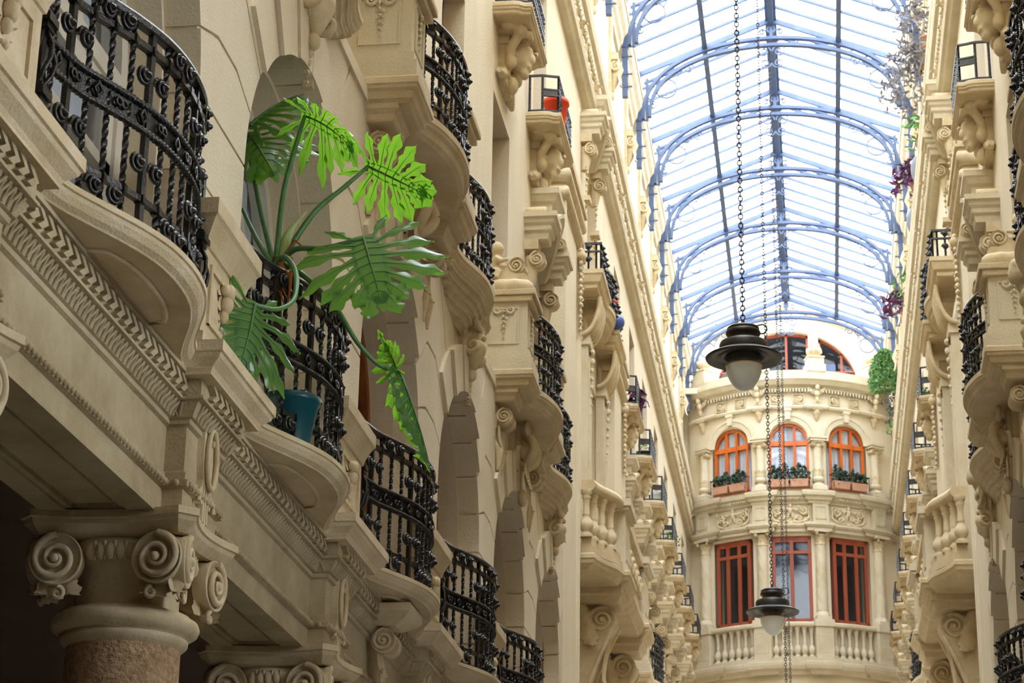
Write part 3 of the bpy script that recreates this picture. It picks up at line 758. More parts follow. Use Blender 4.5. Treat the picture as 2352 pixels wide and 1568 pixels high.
def make_truss():
    t = proto('roof_truss', 'truss', 'blue steel roof trusses', XC); t['x0'] = XC
    for s in (-1, 1):
        m = MB(); bar(m, (s*RW,0,ZE), (0,0,ZR), .10, .04, (0,1,0)); bar(m, (s*RW,0,ZE), (0,0,ZR), .02, .12)
        bar(m, (s*(RW-.1),0,ZE-.20), (s*.6,0,ZR-.42), .05, .05)
        obj('rafter', m, STEEL, t)
        m = MB(); m.box(s*RW-.05, s*RW+.05, -.05, .05, 18.95, ZE); m.box(s*(RW-.16)-.03, s*(RW-.16)+.03, -.025, .025, 19.95, ZE-.1)
        for z in (19.15, 19.4, 19.75, 19.95):
            m.box(s*RW-.058, s*RW+.058, -.062, .062, z-.02, z+.05)
            m.box(s*(RW-.06)-.07, s*(RW-.06)+.07, -.012, .012, z, z+.024)
        obj('wall_post', m, STEEL, t)
    m = MB()
    for (a, b, z0) in ((RW-.08, 1.62, 19.98), (RW-.21, 1.43, 20.02)):
        pts = [(a*cos(pi*i/40), z0 + b*sin(pi*i/40)**.82) for i in range(41)]
        ribbon(m, pts, .10, .065)
    for i in range(3, 38, 2):
        q = pi*i/40
        bar(m, ((RW-.08)*cos(q),0,19.98+1.62*sin(q)**.82), ((RW-.2)*cos(q+.05),0,20.02+1.45*sin(q+.05)**.82), .02, .02, (0,1,0))
    obj('arched_rib', m, STEEL, t)
    for s in (-1, 1):
        m = MB(); cx, cz = s*2.05, 20.62
        ribbon(m, [(cx+.20*cos(2*pi*i/20), cz+.20*sin(2*pi*i/20)) for i in range(21)], .03, .025)
        ribbon(m, [(cx+.16*cos(2*pi*i/20), cz+.16*sin(2*pi*i/20)) for i in range(21)], .02, .012)
        for (x, z, r, a0, d) in ((1.60, 21.02, .11, pi, -1), (2.32, 20.28, .09, pi/2, 1), (1.86, 20.92, .06, 0, 1)):
            pts = []
            for i in range(20):
                k = i/19; rr = r*(1-.75*k); an = a0 + d*2*pi*1.3*k; pts.append((s*x + s*rr*cos(an), z + rr*sin(an)))
            ribbon(m, pts, .03, .02)
        ribbon(m, [(s*2.05+s*.2, 20.62), (s*2.3, 20.4), (s*2.36, 20.2)], .03, .02); ribbon(m, [(s*1.88, 20.72), (s*1.8, 20.9), (s*1.68, 21.1)], .03, .02)
        obj('spandrel_scroll', m, STEEL, t)
    m = MB()
    for s in (-1, 1):
        for (x, z, r, a0, d, tn) in ((.15, 21.32, .14, pi, -1, 1.4), (.12, 21.06, .11, pi, 1, 1.4), (.17, 21.74, .07, pi, -1, 1.3)):
            pts = []
            for i in range(24):
                k = i/23; rr = r*(1-.72*k); an = a0 + d*2*pi*tn*k; pts.append((s*(x + rr*cos(an)), z + rr*sin(an)))
            ribbon(m, pts, .035, .022)
    ribbon(m, [(.07*cos(2*pi*i/16), 21.80+.07*sin(2*pi*i/16)) for i in range(17)], .04, .025)
    m.box(-.03, .03, -.02, .02, 21.55, 21.98); m.box(-.3, .3, -.03, .03, 21.6, 21.64)
    obj('crown_scroll', m, STEEL, t)
    return t
tr = make_truss()
for k, y in enumerate(TR):
    put(tr, y, 'blue steel arched roof truss, %s from the camera%s' % ((ORD+['ninth','tenth'])[k], ', against the end gable' if k == 9 else ''), x=XC)
m = MB(); m.box(XC-.11, XC+.11, TR[0]-3, 53.6, ZR-.02, ZR+.05); m.box(XC-.05, XC+.05, TR[0]-3, 53.6, ZR-.14, ZR+.02)
tag(obj('ridge_beam', m, STEEL), 'long blue ridge beam along the top of the glass roof', 'beam')
for s, nm in ((-1, 'left'), (1, 'right')):
    x = XC + s*RW*.5; z = (ZE+ZR)/2; m = MB(); m.box(x-.05, x+.05, TR[0]-3, 53.6, z-.06, z+.02)
    tag(obj('purlin', m, STEEL), 'blue purlin running along the middle of the %s roof slope' % nm, 'beam')
    m = MB(); y = TR[0]-3
    while y < 53.6:
        bar(m, (XC+s*RW, y, ZE+.03), (XC, y, ZR+.03), .042, .05); y += 3.08/5
    x2 = XC + s*(RW+.02); m.box(x2-.05, x2+.05, TR[0]-3, 53.6, ZE-.05, ZE+.05)
    struct('trim_%d' % (5 if s < 0 else 6), m, STEEL, 'thin blue glazing bars of the %s roof slope' % nm, 'glazing bars')
    m = MB(); m.add([(XC+s*(RW+.1), -6.3, ZE+.11), (XC, -6.3, ZR+.13), (XC, 53.8, ZR+.13), (XC+s*(RW+.1), 53.8, ZE+.11)], [(0,1,2,3)])
    struct('ceiling_%d' % (1 if s < 0 else 2), m, ROOFGLASS, 'bright glass panes of the %s roof slope' % nm, 'glass roof')
# ---------------------------------------------------------------- bowed end facade
def fy(x): return 52.55 + .20*(x+.52)**2
def fang(x): return math.atan(.40*(x+.52))          # facing angle of the bow at x
COLX = [-2.66, -1.22, .20, 1.62]
BAYX = [(-1.94), (-.51), (.91)]
def fpath(x0=-2.99, x1=2.02, out=0.0, brk=0.0, hw=.2, n=40):
    xs = sorted(set([x0, x1] + [x0+(x1-x0)*i/n for i in range(n+1)])); pts = []
    ins = lambda x: any(abs(x-c) < hw for c in COLX)
    ev = []
    for c in COLX: ev += [(c-hw, 0), (c+hw, 1)]
    allx = sorted([(x, 2) for x in xs if all(abs(abs(x-c)-hw) > .02 for c in COLX)] + ev)
    for x, k in allx:
        if not (x0 <= x <= x1): continue
        if k == 2: pts.append((x, fy(x)-out-(brk if ins(x) else 0)))
        elif k == 0: pts += [(x-.0, fy(x)-out), (x+.001, fy(x)-out-brk)]
        else: pts += [(x-.001, fy(x)-out-brk), (x, fy(x)-out)]
    return pts
def facade_trim(prof, z, brk=.10, out=0.0, hw=.21):
    m = MB(); m.sweep(fpath(out=out, brk=brk, hw=hw), [(o, z+h) for o, h in prof], caps=True); return m
def fwall(z0, z1, ops, arch=False, back=.28):
    """curved wall strip between z0 and z1 with one opening per bay"""
    m = MB(); n = 64; x0, x1 = -3.05, 2.08
    xs = sorted(set([x0+(x1-x0)*i/n for i in range(n+1)] + [a for o in ops for a in o[:2]]))
    for a, b in zip(xs[:-1], xs[1:]):
        mid = (a+b)/2; o = next((o for o in ops if o[0] <= mid <= o[1]), None)
        P_ = lambda x, z, d=0: (x, fy(x)+d, z)
        if not o: m.add([P_(a,z0),P_(b,z0),P_(b,z1),P_(a,z1)], [(0,1,2,3)]); continue
        zc = lambda x: (o[3] + (sqrt(max(0, ((o[1]-o[0])/2)**2 - (x-(o[0]+o[1])/2)**2)) if arch else 0))
        m.add([P_(a,z0),P_(b,z0),P_(b,o[2]),P_(a,o[2])], [(0,1,2,3)]); m.add([P_(a,o[2]),P_(b,o[2]),P_(b,o[2],back),P_(a,o[2],back)], [(0,1,2,3)])
        m.add([P_(a,zc(a)),P_(b,zc(b)),P_(b,z1),P_(a,z1)], [(0,1,2,3)]); m.add([P_(a,zc(a)),P_(a,zc(a),back),P_(b,zc(b),back),P_(b,zc(b))], [(0,1,2,3)])
    for o in ops:
        for x in o[:2]:
            m.add([(x,fy(x),o[2]),(x,fy(x)+back,o[2]),(x,fy(x)+back,o[3]),(x,fy(x),o[3])], [(0,1,2,3)])
    return m
WHW = .49
m = fwall(0, 12.3, []); m.join(fwall(12.3, 16.6, [(c-WHW, c+WHW, 13.2, 15.42) for c in BAYX])); m.join(fwall(16.6, 19.6, [(c-.50, c+.50, 16.62, 17.84) for c in BAYX], True))
m.box(-3.2, 2.2, 54.0, 54.1, 12, 19.6)
struct('wall_back', m, PLASTER, 'cream bowed wall of the building closing the far end')
T = lambda nm, prof, z, lab, brk=.1, **k: struct(nm, facade_trim(prof, z, brk, **k), TRIMM, lab, 'moulding')
T('trim_7', [(-.02,0),(.12,0),(.14,.08),(.22,.12),(.24,.2),(.24,.28),(.2,.3),(.2,.36),(-.02,.36)], 11.95, 'ledge under the stone balustrade of the end facade')
T('trim_8', [(-.02,0),(.10,0),(.10,.08),(.13,.09),(.17,.14),(.17,.2),(-.02,.22)], 15.50, 'moulding over the red-brown windows of the end facade', .13)
T('trim_9', [(-.02,0),(.05,0),(.06,.06),(.11,.08),(.13,.15),(.19,.18),(.20,.25),(.2,.30),(-.02,.32)], 16.22, 'cornice under the orange arched windows of the end facade', .10)
T('trim_10', [(-.02,0),(.10,.01),(.12,.06),(.09,.1),(-.02,.1)], 18.68, 'lower moulding of the top frieze of the end facade', .06)
T('trim_11', [(-.02,0),(.06,0),(.08,.06),(.20,.10),(.26,.18),(.30,.22),(.30,.30),(.24,.31),(.24,.46),(-.02,.47)], 19.20, 'crowning cornice of the end facade', .0)
m = MB(); x = -2.9
while x < 1.95:
    y = fy(x); m.box(x-.02, x+.02, y-.14, y-.02, 19.12, 19.2); x += .075
struct('trim_12', m, TRIMM, 'row of small dentil blocks under the crowning cornice', 'moulding')
m = MB()
x = -2.95
while x < 1.98:
    y = fy(x)-.1; m.ell((x, y-.06, 16.33), (.022,.03,.035), 6, 4); x += .055
struct('trim_13', m, TRIMM, 'egg moulding under the flower boxes', 'moulding')

def at(o, x, out, z=0): o.location = (x, fy(x)-out, z); o.rotation_euler = (0,0,fang(x)); return o
def place_f(pr, x, out, label, z=0, used=[]):
    if pr.name in used: r = copy_tree(pr)
    else: used.append(pr.name); r = pr
    r['label'] = label; return at(r, x, out, z)
PL4 = ['leftmost', 'second from the left', 'third from the left', 'rightmost']; PL3 = ['left', 'middle', 'right']
# spiral columns
def make_spiral_col():
    t = proto('twisted_column', 'column', 'twisted columns of the end facade', 0)
    m = MB(); rows = []; n = 32
    for i in range(37):
        z = 13.5 + 1.66*i/36; row = []
        for j in range(n):
            a = 2*pi*j/n; r = (.128 - .012*i/36) + .014*abs(sin(3*(a + z*3.3)))
            row.append((r*cos(a), r*sin(a), z))
        rows.append(row)
    m.grid(rows, True, True); obj('shaft', m, TRIMM, t)
    m = MB(); m.box(-.18,.18,-.18,.18,13.28,13.36); m.lathe([(.18,13.36),(.18,13.42),(.15,13.45),(.15,13.47),(.128,13.5)], 24); obj('base', m, TRIMM, t)
    m = MB(); m.lathe([(.12,15.14),(.14,15.16),(.14,15.18),(.115,15.2),(.12,15.3),(.15,15.42)], 20)
    for r, z, L, k in ((.115,15.19,.16,8), (.12,15.26,.16,8)):
        for i in range(k):
            a = 2*pi*(i + (.5 if z > 15.2 else 0))/k; leaf(m, (r*cos(a), r*sin(a), z), (-sin(a), cos(a), 0), (0,0,1), (cos(a), sin(a), 0), L, .045, .9, 3, 6)
    for i in range(4):
        a = pi/4 + i*pi/2; volute(m, (.19*cos(a), .19*sin(a), 15.42), (cos(a), sin(a), 0), (0,0,1), .045, .05)
    obj('capital', m, CARVED, t)
    m = MB(); m.box(-.2,.2,-.2,.2,15.46,15.52); obj('abacus', m, TRIMM, t)
    return t
sc_ = make_spiral_col()
for i, x in enumerate(COLX): place_f(sc_, x, .10, 'spiral-fluted column with leafy capital, %s beside the red-brown windows' % PL4[i])
def make_ionic_small():
    t = proto('small_column', 'column', 'small columns between the orange windows', 0)
    m = MB(); m.lathe([(.115,16.98),(.105,17.3),(.10,17.68)], 24); obj('shaft', m, TRIMM, t)
    m = MB(); m.box(-.19,.19,-.17,.17,16.54,16.66); m.lathe([(.17,16.66),(.17,16.70),(.11,16.72),(.10,16.76),(.15,16.78),(.15,16.86),(.12,16.9)], 24); obj('base', m, TRIMM, t)
    m = MB(); m.lathe([(.12,16.88),(.135,16.95),(.12,17.02)], 16)
    for i in range(8):
        a = 2*pi*i/8; leaf(m, (.115*cos(a), .115*sin(a), 16.9), (-sin(a), cos(a), 0), (0,0,1), (cos(a), sin(a), 0), .24, .05, .6, 3, 6)
    obj('leaf_collar', m, CARVED, t)
    m = MB(); m.lathe([(.105,17.66),(.12,17.68),(.105,17.7),(.11,17.76)], 20)
    for s in (-1, 1):
        volute(m, (s*.12, -.12, 17.74), (1,0,0), (0,0,1), .06, .2, -s)
    m.box(-.14,.14,-.13,.1,17.77,17.81); obj('capital', m, CARVED, t)
    m = MB(); m.box(-.21,.21,-.16,.1,17.81,17.84); m.box(-.19,.19,-.14,.1,17.84,17.88); m.box(-.22,.22,-.17,.1,17.88,17.93); obj('impost', m, TRIMM, t)
    return t
ic = make_ionic_small()
for i, x in enumerate(COLX): place_f(ic, x, .10, 'small column with leaf collar, %s between the orange arched windows' % PL4[i])
# balustrade
def make_balustrade():
    t = proto('stone_balustrade', 'balustrade', None, 0)
    return t
BAL = [(.075,0),(.075,.06),(.055,.08),(.05,.1),(.075,.14),(.088,.2),(.08,.27),(.05,.33),(.042,.37),(.05,.39),(.042,.41),(.038,.55),(.045,.66),(.06,.7),(.045,.72),(.07,.76),(.07,.82)]
for i in range(3):
    xa, xb = COLX[i]+.2, COLX[i+1]-.2
    t = thing('stone_balustrade', '%s stretch of pale stone balustrade under the red-brown windows' % PL3[i], 'balustrade', (0,0,0), 'balustrade stretches of the end facade')
    pth = [(xa+(xb-xa)*k/10, fy(xa+(xb-xa)*k/10)-.12) for k in range(11)]
    m = MB(); m.sweep(pth, [(.10,13.1),(.13,13.13),(.13,13.19),(.10,13.22),(-.10,13.22),(-.12,13.16),(-.10,13.1),(.1,13.1)]); obj('handrail', m, TRIMM, t)
    m = MB(); m.sweep(pth, [(.11,12.24),(.11,12.34),(-.11,12.34),(-.11,12.24),(.11,12.24)]); obj('plinth', m, TRIMM, t)
    me = None
    for k in range(6):
        x = xa+(xb-xa)*(k+.5)/6
        if me is None:
            mm = MB(); mm.lathe([(r, z*.93) for r, z in BAL], 14); mm.box(-.08,.08,-.08,.08,0,.03); o = obj('baluster', mm, TRIMM, t); me = o.data
        else: o = bpy.data.objects.new('baluster', me); COL.objects.link(o); o.parent = t
        o.location = (x, fy(x)-.12, 12.34)
for i, x in enumerate(COLX):
    t = thing('balustrade_pier', 'panelled stone pier of the far balustrade, %s' % PL4[i], 'pier', (0,0,0), 'piers of the far balustrade')
    m = MB(); m.box(-.22,.22,-.16,.14,12.24,13.1); m.box(-.15,.15,-.165,-.15,12.45,12.48); m.box(-.15,.15,-.165,-.15,12.95,12.98); m.box(-.15,-.13,-.165,-.15,12.45,12.98); m.box(.13,.15,-.165,-.15,12.45,12.98); obj('body', m, TRIMM, t)
    m = MB(); m.box(-.25,.25,-.20,.16,13.1,13.22); m.box(-.24,.24,-.19,.16,13.22,13.28); obj('cap', m, TRIMM, t); at(t, x, .12)
# lower windows
def make_red_window(cols, i):
    t = thing('window_%d' % (10+i), 'tall red-brown framed window of the end facade, %s' % PL3[i], 'window', (0,0,0), None, 'structure')
    m = MB(); h = WHW
    for s in (-1, 1): m.box(s*h-(.09 if s > 0 else 0), s*h+(.09 if s < 0 else 0), -.03, .05, 13.2, 15.42)
    m.box(-h,h,-.03,.05,15.33,15.42); m.box(-h,h,-.04,.05,14.98,15.06); m.box(-h,h,-.03,.05,13.2,13.36); m.box(-h,h,-.02,.05,15.28,15.34)
    for k in range(1, cols):
        x = -h + 2*h*k/cols; m.box(x-.045,x+.045,-.03,.05,13.2,15.36); m.box(x-.012,x+.012,-.045,.05,13.25,15.0)
    obj('frame', m, REDW, t)
    m = MB(); m.box(-h,h,.01,.02,13.2,15.4); obj('pane', m, DARKPANE, t)
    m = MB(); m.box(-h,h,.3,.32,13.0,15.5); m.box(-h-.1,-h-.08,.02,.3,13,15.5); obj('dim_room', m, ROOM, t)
    return at(t, BAYX[i], -.12)
for i, c in enumerate((3, 2, 3)): make_red_window(c, i)
# arched windows with curtains
for i in range(3):
    t = thing('window_%d' % (13+i), 'orange varnished arched window with white curtains, %s of three' % PL3[i], 'window', (0,0,0), None, 'structure')
    h, zs = .50, 17.84; m = MB()
    ro = [(h, 16.62)] + [(h*cos(pi*k/20), zs+h*sin(pi*k/20)) for k in range(21)] + [(-h, 16.62)]
    q = h-.07; ri = [(q, 16.62)] + [(q*cos(pi*k/20), zs+q*sin(pi*k/20)) for k in range(21)] + [(-q, 16.62)]
    m.grid([[(x,-.03,z) for x,z in ro],[(x,-.03,z) for x,z in ri],[(x,.05,z) for x,z in ri]], False)
    m.box(-h,h,-.04,.05,zs-.08,zs+.04); m.box(-h,h,-.03,.05,16.62,16.7)
    for x in (-.15, .15): m.box(x-.035,x+.035,-.03,.05,16.62,zs+.40); m.box(x-.012,x+.012,-.04,.05,16.62,zs)
    obj('frame', m, ORANGEW, t)
    m = MB(); m.add([(x,.015,z) for x,z in ro], [tuple(range(len(ro)))]); obj('pane', m, PANE, t)
    m = MB(); rows = []
    for k in range(41):
        x = -h + 2*h*k/40; z1 = zs+sqrt(max(0,h*h-x*x)); rows.append([(x, .09+.022*sin(k*1.5), 16.62), (x, .09+.022*sin(k*1.5), z1)])
    m.grid(rows, True); obj('curtain_backing', m, CURTAIN, t)
    at(t, BAYX[i], -.12)
    # archivolt and keystone
    t = thing('window_arch', 'raised moulded arch over the %s orange window' % PL3[i], 'arch', (0,0,0), 'arches over the orange windows')
    m = MB(); pts = [(.60*cos(pi*k/24), zs+.03+.60*sin(pi*k/24)) for k in range(25)]
    rows = []
    for (x, z) in pts:
        a = atan2(z-zs-.03, x); rows.append([((.60+o)*cos(a), -d, zs+.03+(.60+o)*sin(a)) for o, d in ((-.1,0),(-.1,.03),(.02,.04),(.04,.06),(.11,.06),(.12,0))])
    m.grid(rows, False); obj('archivolt', m, TRIMM, t)
    m = MB(); m.prism([(-.06,18.4),(.06,18.4),(.09,18.7),(-.09,18.7)], 'y', -.11, .0); m.box(-.1,.1,-.13,0,18.62,18.68); obj('keystone', m, TRIMM, t); at(t, BAYX[i], .0)
    # black flower rail
    t = thing('flower_rail', 'black iron rail holding the flower boxes of the %s orange window' % PL3[i], 'rail', (0,0,0), 'flower rails')
    m = MB(); m.tube([(-.52,-.22,16.98),(.52,-.22,16.98)], .014, 6)
    for x in (-.5, 0, .5): m.tube([(x,-.22,16.98),(x,-.22,16.62)], .01, 6)
    for x in (-.52, .52): m.tube([(x,-.22,16.98),(x,-.02,16.98)], .01, 6)
    obj('rail_bar', m, IRON, t); at(t, BAYX[i], .0)
def shrub(parent, cx, cy, cz, rx, rz, n, seed, L=.06, W=.016, mt=None):
    rnd = random.Random(seed); m = MB()
    for k in range(n):
        a, b = rnd.uniform(0, 2*pi), rnd.uniform(-.35, pi/2); r = rnd.uniform(.35, 1)**.6
        p = Vector((cx+rx*r*cos(a)*cos(b), cy+rx*.7*r*sin(a)*cos(b), cz+rz*r*sin(b)))
        d = Vector((rnd.uniform(-1,1), rnd.uniform(-1,1), rnd.uniform(-.3,1))).normalized(); s = d.orthogonal().normalized(); s = Matrix.Rotation(rnd.uniform(0,6), 3, d) @ s; w = s*W; u = d.cross(s)*W*.4
        m.add([p-d*L/2, p+w+u, p+d*L/2, p-w+u], [(0,1,2,3)])
    return obj('foliage', m, mt or SHRUBM, parent)
k = 0
for i in range(3):
    for s in (-1, 1):
        t = thing('flower_box', 'terracotta flower box with dark green shrubs, %s one under the %s orange window' % (('left','right')[s > 0], PL3[i]), 'flower box', (0,0,0), 'flower boxes under the orange windows')
        m = MB(); x = s*.245; w = .225
        m.grid([[(x-w*f,-.12-.09*f,z),(x+w*f,-.12-.09*f,z),(x+w*f,-.12+.08*f,z),(x-w*f,-.12+.08*f,z)] for f, z in ((.9,16.60),(1,16.76),(1.04,16.76),(1.04,16.79),(.95,16.79),(.9,16.74))], False, True, True, True)
        obj('trough', m, TERRA, t)
        for q in (-1, 0, 1): 
            hh = (.26,.36,.30,.42,.34,.28)[(k+q) % 6]
            shrub(t, x+q*.14, -.12, 16.82, .13, hh, 150, 50+k*3+q, .08, .022)
        m = MB()
        for q in range(9):
            xx = x-.18+q*.045; m.tube([(xx,-.12,16.75),(xx+.02,-.12,16.95)], .006, 4)
        obj('stem', m, STEMM, t); at(t, BAYX[i], .08); k += 1
# reliefs
def figure_panel(m, w, h, seed):
    rnd = random.Random(seed)
    m.ell((0,-.02,.36*h),(.05,.05,.055),10,8); m.ell((0,-.02,.12*h),(.055,.045,.11),10,8); m.ell((-.05,-.02,-.12*h),(.03,.03,.08),8,6); m.ell((.05,-.02,-.12*h),(.03,.03,.08),8,6)
    for s in (-1, 1):
        m.tube([(s*.05,-.02,.22*h),(s*.15*w,-.03,.12*h),(s*.24*w,-.02,.26*h)], [.025,.022,.018], 6)
        spiral(m, (s*.33*w,-.01,.12*h), (s,0,0), (0,0,1), .105, 1.5, .034, .02, (0,-1,0), pi, 1, 24)
        spiral(m, (s*.22*w,-.01,-.28*h), (s,0,0), (0,0,1), .08, 1.3, .03, .02, (0,-1,0), pi, -1, 24)
        m.tube([(s*.05,0,-.42*h),(s*.2*w,-.02,-.46*h),(s*.38*w,-.02,-.38*h),(s*.46*w,0,-.2*h),(s*.44*w,0,.1*h),(s*.48*w,0,.36*h)], [.02,.03,.034,.03,.028,.02], 6)
        for k in range(5): m.ell((s*w*rnd.uniform(.14,.44),-.02,h*rnd.uniform(-.3,.35)),(.04,.03,.035),7,5)
for i in range(3):
    t = thing('figure_relief', 'carved relief of a small figure between scrolls, %s of three on the end facade' % PL3[i], 'relief', (0,0,0), 'figure reliefs of the end facade')
    m = MB(); figure_panel(m, 1.0, .50, i); obj('carving', m, CARVED, t); at(t, BAYX[i], .03, 15.98)
for i, x in enumerate(COLX):
    t = thing('relief_block', 'plain sunk panel block, %s in the relief band of the end facade' % PL4[i], 'panel', (0,0,0), 'panel blocks of the relief band')
    m = MB(); m.box(-.2,.2,-.13,.02,15.72,16.24); 
    for a in ((-.13,.13,16.13,16.15),(-.13,.13,15.82,15.84),(-.13,-.11,15.82,16.15),(.11,.13,15.82,16.15)): m.box(a[0],a[1],-.145,-.12,a[2],a[3])
    obj('block', m, TRIMM, t); at(t, x, .0)
    t = thing('winged_bracket', 'carved winged-figure bracket under the top cornice, %s' % PL4[i], 'bracket', (0,0,0), 'winged brackets of the top frieze')
    m = MB(); m.ell((0,-.2,19.22),(.06,.07,.08),10,8); m.ell((0,-.15,19.08),(.07,.07,.1),10,8); m.ell((0,-.13,18.93),(.05,.06,.1),8,6)
    for s in (-1, 1):
        leaf(m, (s*.05,-.1,19.1), (0,0,1), (s*.8,0,.6), (0,-1,0), .26, .07, .3, 4, 8)
        spiral(m, (s*.07,-.12,18.86), (s,0,0), (0,0,1), .05, 1.3, .02, 0, (0,-1,0), pi, 1, 18)
    obj('figure', m, CARVED, t)
    m = MB(); m.box(-.13,.13,-.14,.0,18.66,18.8); m.lathe([(.10,18.66),(.11,18.6),(.07,18.54),(.06,18.48),(.03,18.42),(.0,18.38)], 12, (0,-.03,0)); obj('drop', m, CARVED, t)
    at(t, x, .0)
n_ = 0
for i in range(3):
    for s in (-1, 1):
        t = thing('leaf_relief', 'swirling leaf panel in the top frieze, %s of the keystone of the %s arch' % (('left','right')[s > 0], PL3[i]), 'relief', (0,0,0), 'leaf panels of the top frieze'); m = MB()
        for q in ((-.14,.14,19.06,19.08),(-.14,.14,18.82,18.84),(-.15,-.13,18.82,19.08),(.13,.15,18.82,19.08)): m.box(s*.28+q[0], s*.28+q[1], -.03, .01, q[2], q[3])
        spiral(m, (s*.31,-.02,18.97), (s,0,0), (0,0,1), .085, 1.4, .03, .02, (0,-1,0), pi, 1, 22); spiral(m, (s*.22,-.02,18.91), (-s,0,0), (0,0,1), .06, 1.3, .026, .02, (0,-1,0), pi, 1, 22)
        leaf(m, (s*.2,-.02,18.86), (0,0,1), (s,0,.4), (0,-1,0), .2, .05, .4, 3, 6)
        obj('carving', m, CARVED, t); at(t, BAYX[i], .02)
# pinnacles
def make_pinnacle(hs, x, lab):
    t = thing('parapet_finial', lab, 'finial', (0,0,0), 'stone finials on the end parapet')
    m = MB(); m.box(-.24,.24,-.2,.2,19.64,19.84); m.box(-.2,.2,-.17,.17,19.84,20.04); m.box(-.22,.22,-.19,.19,20.02,20.06); obj('pedestal', m, TRIMM, t)
    m = MB(); pr = [(.1,20.04),(.08,20.1),(.14,20.14),(.2,20.2),(.19,20.28),(.12,20.32)]
    pr += [(.15,20.36),(.14,20.4),(.09,20.42),(.075,20.5),(.05,20.58),(.065,20.6),(.05,20.63),(.0,20.72)] if hs else [(.06,20.36),(.0,20.42)]
    rows = []
    for r, z in pr: rows.append([(r*(1+.07*cos(8*a))*cos(a), r*(1+.07*cos(8*a))*sin(a), z) for a in [2*pi*j/32 for j in range(32)]])
    m.grid(rows, True, True, True, True); obj('urn', m, CARVED, t); at(t, x, .06)
make_pinnacle(1, .20, 'tall pale stone finial before the dark lunette window, right of the lamp')
make_pinnacle(1, -1.22, 'tall pale stone finial on the far parapet, behind the large lamp')
make_pinnacle(0, -2.66, 'low fluted finial at the left end of the far parapet')
make_pinnacle(0, 1.66, 'low fluted finial at the right end of the far parapet')
# gable wall with lunette windows
YG = 54.5
m = MB(); zb = 19.5; LC, LR, LZ = -.52, 1.83, 19.95
ops = [(-2.30,-1.36), (-1.10,.06), (.32,1.26)]
def lz(x): return LZ + sqrt(max(0, LR**2-(x-LC)**2))*.84
xs = sorted(set([-3.3+5.56*k/60 for k in range(61)] + [a for o in ops for a in o]))
roof_z = lambda x: 22.3 - abs(x-XC)*.41
for a, b in zip(xs[:-1], xs[1:]):
    mid = (a+b)/2; o = any(p <= mid <= q for p, q in ops)
    m.add([(a,YG,zb),(b,YG,zb),(b,YG,roof_z(b)),(a,YG,roof_z(a))] if not o else [(a,YG,lz(a)),(b,YG,lz(b)),(b,YG,roof_z(b)),(a,YG,roof_z(a))], [(0,1,2,3)])
    if o: m.add([(a,YG,lz(a)),(a,YG+.3,lz(a)),(b,YG+.3,lz(b)),(b,YG,lz(b))], [(0,1,2,3)])
for p in [a for o in ops for a in o]: m.add([(p,YG,zb),(p,YG+.3,zb),(p,YG+.3,lz(p)),(p,YG,lz(p))], [(0,1,2,3)])
for s in (-1, 1):
    for (w0, w1, z0) in ((0,.05,0),(.05,.12,-.08)):
        bar(m, (XC+s*2.75, YG-.1, 21.12+z0), (XC, YG-.1, 22.25+z0), .3, .08)
m.box(-3.3, 2.3, 53.2, YG, 19.4, 19.55); m.box(-3.3, 2.3, YG+.9, YG+1, 19, 23)
struct('wall_back_gable', m, PLASTER, 'cream gable wall with a lunette window under the roof end')
for i, (p, q) in enumerate(ops):
    t = thing('window_%d' % (20+i), '%s dark pane group of the red-framed lunette window' % PL3[i], 'window', (0,0,0), None, 'structure'); m = MB()
    pts = [(p+(q-p)*k/16, lz(p+(q-p)*k/16)) for k in range(17)]
    m.grid([[(x,YG+.18,z) for x,z in pts],[(x,YG+.18,z-.07) for x,z in pts],[(x,YG+.26,z-.07) for x,z in pts]], False)
    for x in ([p, q-.06] + ([(p+q)/2-.03] if i == 1 else [p+(q-p)*(.62 if i == 2 else .38)-.02])): m.box(x, x+.06, YG+.18, YG+.26, zb, lz(x+.03)-.02)
    obj('frame', m, REDW, t)
    m = MB(); m.add([(p,YG+.24,zb),(q,YG+.24,zb)] + [(x,YG+.24,z) for x, z in pts[::-1]], [tuple(range(19))]); obj('pane', m, DARKPANE, t)
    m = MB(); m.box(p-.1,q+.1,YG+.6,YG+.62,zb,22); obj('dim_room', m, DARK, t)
m = MB(); m.tube([(LC-1.75,YG-.15,20.32),(LC+1.75,YG-.15,20.25)], .022, 6)
for x in (-2.0,-.5,1.0): m.tube([(x,YG-.15,20.3),(x,YG-.15,19.55)], .016, 6)
tag(obj('terrace_rail', m, REDW), 'thin red rail in front of the dark lunette window', 'rail')
for i, (x, c) in enumerate(((.02, STEEL), (.62, STEEL), (-.55, TERRA))):
    m = MB(); m.box(x-.13, x+.13, YG-.1, YG-.05, 19.55, (20.5, 20.5, 20.05)[i]); m.box(x-.10, x+.10, YG-.11, YG-.1, 19.6, (20.45, 20.45, 20.0)[i])
    tag(obj('board', m, c), ('grey-blue board leaning left of the tall finial by the lunette', 'grey-blue board leaning right of the tall finial by the lunette', 'small red board on the terrace in front of the lunette')[i], 'board')
